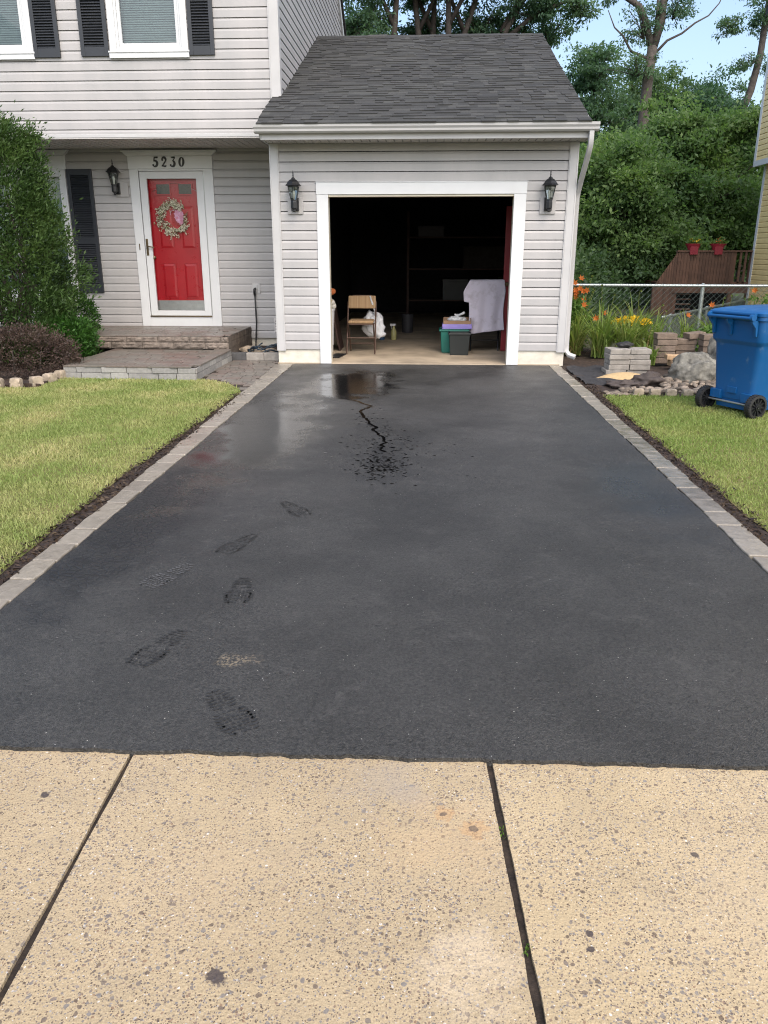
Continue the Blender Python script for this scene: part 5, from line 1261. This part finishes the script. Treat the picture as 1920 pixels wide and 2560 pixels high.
for i, (x, lab) in enumerate(((6.26, 'dark red flower pot with trailing greenery on the deck rail'), (6.83, 'dark red flower pot with orange flowers on the deck rail beside the house'))):
    t = thing('flower_pot', lab, 'flower pot', (x, 20.03, 1.475), 'red pots on the deck railing')
    mb = MB(); V = []
    loft(mb, [[(x+w*math.cos(2*math.pi*k/20), 20.03+d_*math.sin(2*math.pi*k/20), z) for k in range(20)] for w, d_, z in ((.12, .09, 1.40 if False else 1.478), (.15, .10, 1.56), (.19, .115, 1.60), (.20, .12, 1.625), (.18, .10, 1.625))]); mb.box(x-.09, x+.09, 19.93, 19.965, 1.38, 1.56); mb.build('pot', 'pot', t, smooth=40)
    k = 160 if i == 0 else 90; P = np.stack([rng.normal(x, .10, k), rng.normal(20.03, .06, k), rng.uniform(1.62, 1.76 if i == 0 else 1.69, k)], 1); V, F = leaf_cards(P, .07, .4, up=.3); np_mesh('foliage', V, F, 'weedR', t)
    P = np.stack([rng.normal(x+.03, .05, 24), rng.normal(19.98, .05, 24), rng.uniform(1.66, 1.74, 24)], 1); V, F = leaf_cards(P, .04, .8); np_mesh('blossom', V, F, 'orange' if i else 'yellowf', t)
Y = thing('yellow_house', 'pale yellow house with white corner trim at the right picture border', 'house', (12, 15, 0))
mb = MB(); siding(mb, 7.660, 9, 20.0, -.1, 3.30, axis='x', out=-1); siding(mb, 7.480, 9, 20.2, 3.42, 6.5, axis='x', out=-1, zoff=.03); mb.build('siding', 'yellow', Y)
mb = MB(); mb.box(7.670, 14, 9, 20.0, -.1, 3.4); mb.box(7.495, 14, 9, 20.19, 3.41, 6.5); mb.build('wall', 'yellow', Y)
mb = MB(); mb.box(7.635, 7.740, 19.9, 20.012, -.1, 3.3); mb.box(7.455, 7.560, 20.1, 20.215, 3.30, 6.5); mb.box(7.455, 7.480, 9, 20.1, 3.30, 3.42); mb.build('corner_trim', 'trim', Y)
mb = MB(); mb.extr([(7.35, 6.4), (11, 8.6), (14.6, 6.4), (14.6, 6.55), (11, 8.8), (7.35, 6.55)], 'y', 8.8, 20.4); mb.build('roof', 'shingle', Y)

# ================================================================ TREES
M['maple'] = leafmat('maple', (.070, .130, .055), (.14, .225, .085), (.20, .29, .10), .5, .9)
M['maple2'] = leafmat('maple2', (.045, .085, .04), (.10, .165, .075), (.12, .19, .075), .45, .4)
M['locust'] = leafmat('locust', (.045, .095, .060), (.10, .18, .11), (.14, .21, .10), .5, .35)  # blue cast of glare and haze put into the leaf colour
M['locustlit'] = leafmat('locustlit', (.05, .10, .03), (.10, .16, .05), None, .4)  # yellower locust copy, sunlight put into the leaf colour
def crown_pts(c, rad, n, nclump, cr, inner=.5, seed=0, lump=.45):
    """leaf positions gathered in clumps spread through an uneven ellipsoid; returns points and outward directions"""
    r = np.random.default_rng(seed); v = r.normal(size=(nclump, 3)); v /= np.linalg.norm(v, axis=1, keepdims=True)
    lp = np.array([1+lump*mnoise.fractal(Vector(p)*1.5+Vector((seed, 0, 0)), 1, 2, 3) for p in v])
    C = np.array(c)+v*np.array(rad)*(lp*(1-inner*r.random(nclump)**1.7))[:, None]
    per = max(1, n//nclump); idx = np.repeat(np.arange(nclump), per); cs_ = cr*(.55+.9*r.random(nclump))
    off = r.normal(size=(len(idx), 3))*np.array([1, 1, .42])*cs_[idx][:, None]*.6
    return C[idx]+off, v[idx], C
def tree(name, label, base, trunk, crowns, leaf, mat, group=None, bark='bark', cat='tree', aspect=.5, droop=.25, bare=()):
    t = thing(name, label, cat, base, group); mb = MB()
    for pts, r0, r1 in trunk: mb.tube(pts, r0, 9, True, r1)
    Ps = []; Os = []
    for i, (c, rad, n, nc, cr, inner) in enumerate(crowns):
        P, O_, C = crown_pts(c, rad, n, nc, cr, inner, seed=int(abs(c[0]*97+c[2]*31+i))); Ps.append(P); Os.append(O_)
        for q in C[::max(1, len(C)//14)]:
            k = Vector(c)*.55+Vector(q)*.45; b0 = Vector((c[0], c[1], c[2]-rad[2]*.6)); mb.tube([b0, k+Vector((0, 0, -.1)), Vector(q)], .05*min(1, rad[0]/2), 5, True, .012)
    mb.build('trunk', bark, t, smooth=True)
    V, F = leaf_cards(np.concatenate(Ps), leaf, aspect, out=np.concatenate(Os)*.5, droop=droop, jitter=.8); np_mesh('crown', V, F, mat, t)
    for i, pts in enumerate(bare): mb = MB(); mb.tube(pts, .05, 6, True, .012); mb.build('bare_branch', bark, t, smooth=True)
    return t
tree('maple_tree', 'broad dense green tree right behind the garage corner', (5.3, 24, 0), [([(5.3, 24, -.1), (5.35, 24, 1.5), (5.5, 24, 3)], .22, .10)], [((5.35, 23.6, 2.55), (1.9, 1.9, 2.1), 46000, 210, .46, .6), ((4.5, 24.3, 1.6), (1.3, 1.5, 1.5), 15000, 80, .42, .6), ((6.6, 24.0, 1.2), (1.0, 1.2, 1.2), 9000, 60, .4, .6)], .12, 'maple', 'leafy trees behind the fence', 'barkdark')
tree('maple_tree', 'broad dense green tree above the deck and yellow house', (8.0, 25.5, 0), [([(8.0, 25.5, -.1), (8.0, 25.5, 1.5), (8.1, 25.5, 3)], .24, .10)], [((7.7, 25.0, 2.75), (2.4, 2.0, 2.2), 48000, 220, .48, .6), ((6.9, 24.6, 4.55), (.9, .8, .55), 6000, 34, .34, .7), ((8.7, 24.8, 4.75), (.8, .8, .5), 5000, 28, .32, .7), ((9.6, 25.6, 2.6), (1.6, 1.6, 1.8), 20000, 100, .44, .6)], .12, 'maple', 'leafy trees behind the fence', 'barkdark')
tree('round_tree', 'round leafy tree left of the tall forked trunk', (7.6, 36, 0), [([(7.6, 36, -.1), (7.5, 36, 4), (7.4, 36, 7)], .2, .08)], [((6.55, 36, 8.2), (1.0, 1.0, 1.3), 8000, 110, .32, .8), ((6.9, 36, 6.2), (2.0, 1.6, 1.3), 18000, 200, .42, .65)], .13, 'locust', 'trees far behind the fence', 'barkdark')
tree('round_tree', 'wide leafy tree behind the tall forked trunk', (9.0, 37, 0), [([(9, 37, -.1), (9, 37, 4), (9.1, 37, 7)], .2, .08)], [((9.3, 37, 6.9), (1.7, 1.6, 1.5), 17000, 200, .42, .65)], .13, 'maple2', 'trees far behind the fence', 'barkdark')
tree('round_tree', 'airy leafy tree right of the tall forked trunk', (11.2, 36, 0), [([(11.0, 36, -.1), (11.1, 36, 4), (11.2, 36, 7)], .18, .06)], [((11.2, 36, 6.9), (1.3, 1.2, 1.2), 9000, 120, .36, .85)], .13, 'locust', 'trees far behind the fence', 'barkdark')
tree('round_tree', 'dark leafy tree low at the yellow house corner', (13.0, 34, 0), [([(12.6, 34, -.1), (12.7, 34, 4)], .2, .1)], [((11.8, 33, 4.4), (2.2, 1.8, 1.5), 18000, 200, .42, .6)], .13, 'maple2', 'trees far behind the fence', 'barkdark')
tree('locust_tree', 'tall forked locust with bare side branches against the sky', (7.2, 30, 0), [([(7.15, 30, -.1), (7.2, 30, 3), (7.22, 30, 5.6), (7.25, 30, 7.0), (7.30, 30, 7.9)], .21, .16), ([(7.30, 30, 7.8), (7.5, 30, 8.6), (7.52, 30, 9.4), (7.6, 30, 11)], .15, .10), ([(7.28, 30, 7.8), (7.0, 30, 8.6), (6.75, 30, 9.05), (6.3, 30, 9.3), (6.0, 30, 9.6)], .12, .07), ([(7.35, 30, 8.0), (7.35, 30, 9.0), (7.3, 30, 10)], .07, .03), ([(7.55, 30, 9.2), (7.9, 30, 9.8), (8.2, 30, 10.3)], .1, .05)],
     [((6.95, 30, 8.55), (.65, .6, .75), 1500, 40, .2, .8), ((7.85, 30, 9.0), (.6, .6, .6), 1300, 30, .2, .8), ((6.85, 30, 7.25), (.8, .7, .4), 1500, 36, .2, .8), ((7.4, 30, 10.9), (1.8, 1.5, .7), 4500, 70, .4, .8), ((5.75, 30, 9.4), (.35, .4, .25), 500, 12, .15, .8), ((8.5, 30, 9.75), (.5, .4, .3), 500, 12, .16, .8)], .11, 'locust', 'tall locust trees', 'bark', aspect=.35, droop=.6,
     bare=[[(7.32, 30, 7.6), (7.75, 30, 8.05), (8.2, 30, 8.25), (8.6, 30, 8.55), (9.0, 30, 8.75), (9.3, 30, 9.1), (9.45, 30, 9.5)], [(7.25, 30, 7.5), (6.6, 30, 7.75), (6.3, 30, 8.2), (6.0, 30, 8.45), (5.75, 30, 8.95)]])
tree('locust_tree', 'leaning locust at the right picture border', (9.5, 28, 0), [([(8.9, 28, -.1), (9.2, 28, 4), (9.65, 28, 5.3), (9.95, 28, 6.2), (10.1, 28, 7.2), (10.12, 28, 8.2), (10.2, 28, 9.5)], .14, .08)],
     [((10.2, 28, 8.4), (.75, .8, .8), 3000, 60, .22, .8), ((9.1, 28, 8.0), (.38, .4, .3), 900, 18, .16, .8), ((9.75, 28, 7.0), (.4, .4, .25), 600, 14, .15, .8), ((9.7, 28, 5.8), (.35, .35, .2), 450, 10, .16, .8), ((10.7, 28, 6.9), (.5, .5, .6), 1500, 30, .2, .8)], .10, 'locust', 'tall locust trees', 'bark', aspect=.35, droop=.6)
tl = ['locust trunk behind the garage ridge nearest the house gable', 'slim locust trunk second from the house gable above the ridge', 'dark locust trunk third from the house gable above the ridge', 'straight locust trunk in the middle of the garage ridge', 'leaning locust trunk right of the ridge middle', 'spreading locust over the right end of the garage ridge']
for i, (x0, x1, xt) in enumerate(((-1.07, -1.0, -1.2), (-.37, -.5, -.8), (.03, .05, .1), (.47, .45, .8), (.9, 1.25, 1.6), (2.0, 2.6, 3.4))):
    cx = [-1.6, -.7, .1, .9, 1.6, 3.0][i]; yy = 25.5+.4*(i % 3)
    tr = [([(x0-.1, yy, -.1), (x0, yy, 5), (x0, yy, 7.3), (x1, yy, 8.3), (xt, yy, 10)], .115, .06)]
    tr.append(([(x0, yy, 7.5), (x0+(.45 if i % 2 else -.4), yy, 8.3), (x0+(.9 if i % 2 else -.8), yy, 9.0)], .07, .04))
    cr = [((cx, yy+.8, 9.2), (1.3, 1.1, .95), 6000, 64, .28, .85), ((cx+(.5 if i % 2 else -.4), yy+1.2, 7.75), (.8, .8, .45), 1900, 26, .22, .9), ((cx-.3, yy-.5, 8.6), (.9, .5, .4), 1800, 24, .22, .9)]
    if i == 5: cr += [((3.2, yy, 8.1), (.7, .6, .4), 2600, 40, .22, .8), ((4.25, yy, 8.05), (.45, .4, .32), 1300, 22, .18, .8), ((2.3, yy+.8, 7.6), (.7, .6, .45), 2600, 40, .25, .7)]; tr.append(([(2.0, yy, 7.2), (2.9, yy, 7.9), (3.8, yy, 8.25), (4.7, yy, 8.4)], .08, .03))
    if i == 0: cr += [((-2.0, yy, 7.6), (.7, .7, .8), 3500, 44, .26, .7)]
    tree('locust_tree', tl[i], (x0, yy, 0), tr, cr, .11, 'locust', 'tall locust trees', 'barkdark', aspect=.38, droop=.5)
tree('small_tree', 'sunlit yellow-green treetop peeking above the ridge beside the gable', (-1.75, 28, 0), [([(-1.7, 28, -.1), (-1.7, 28, 6.5)], .1, .04)], [((-1.65, 28, 7.55), (.75, .6, .55), 1900, 44, .26, .6)], .15, 'locustlit', None, 'barkdark')
# far wood: one mass behind everything
P, O_, _ = crown_pts((7, 44, 1.6), (24, 3, 3.6), 80000, 1100, .8, .7, 5, .3); V, F = leaf_cards(P, .24, .6, out=O_*.3)
tag(np_mesh('woods', V, F, 'maple2'), 'dark wood closing the view far behind the yards', 'woods', kind='stuff')
# undergrowth behind the fence
for i, (x, y, rx, rz_, lab) in enumerate(((3.2, 19.5, 1.3, 1.0, 'dark undergrowth right behind the garage corner and fence'), (5.0, 22.5, 1.2, 1.2, 'dark undergrowth left of the deck stairs'), (2.6, 16.6, .7, .9, 'dark leafy bush close behind the orange lilies'))):
    P, O_, _ = crown_pts((x, y, .5), (rx, 1.0, rz_), 6500, 120, .3, .6, 90+i, .25); P = P[P[:, 2] > -.02]; V, F = leaf_cards(P, .11, .5, jitter=1); tag(np_mesh('undergrowth', V, F, 'maple2', origin=(x, y, 0)), lab, 'bush', 'bushes behind the fence')
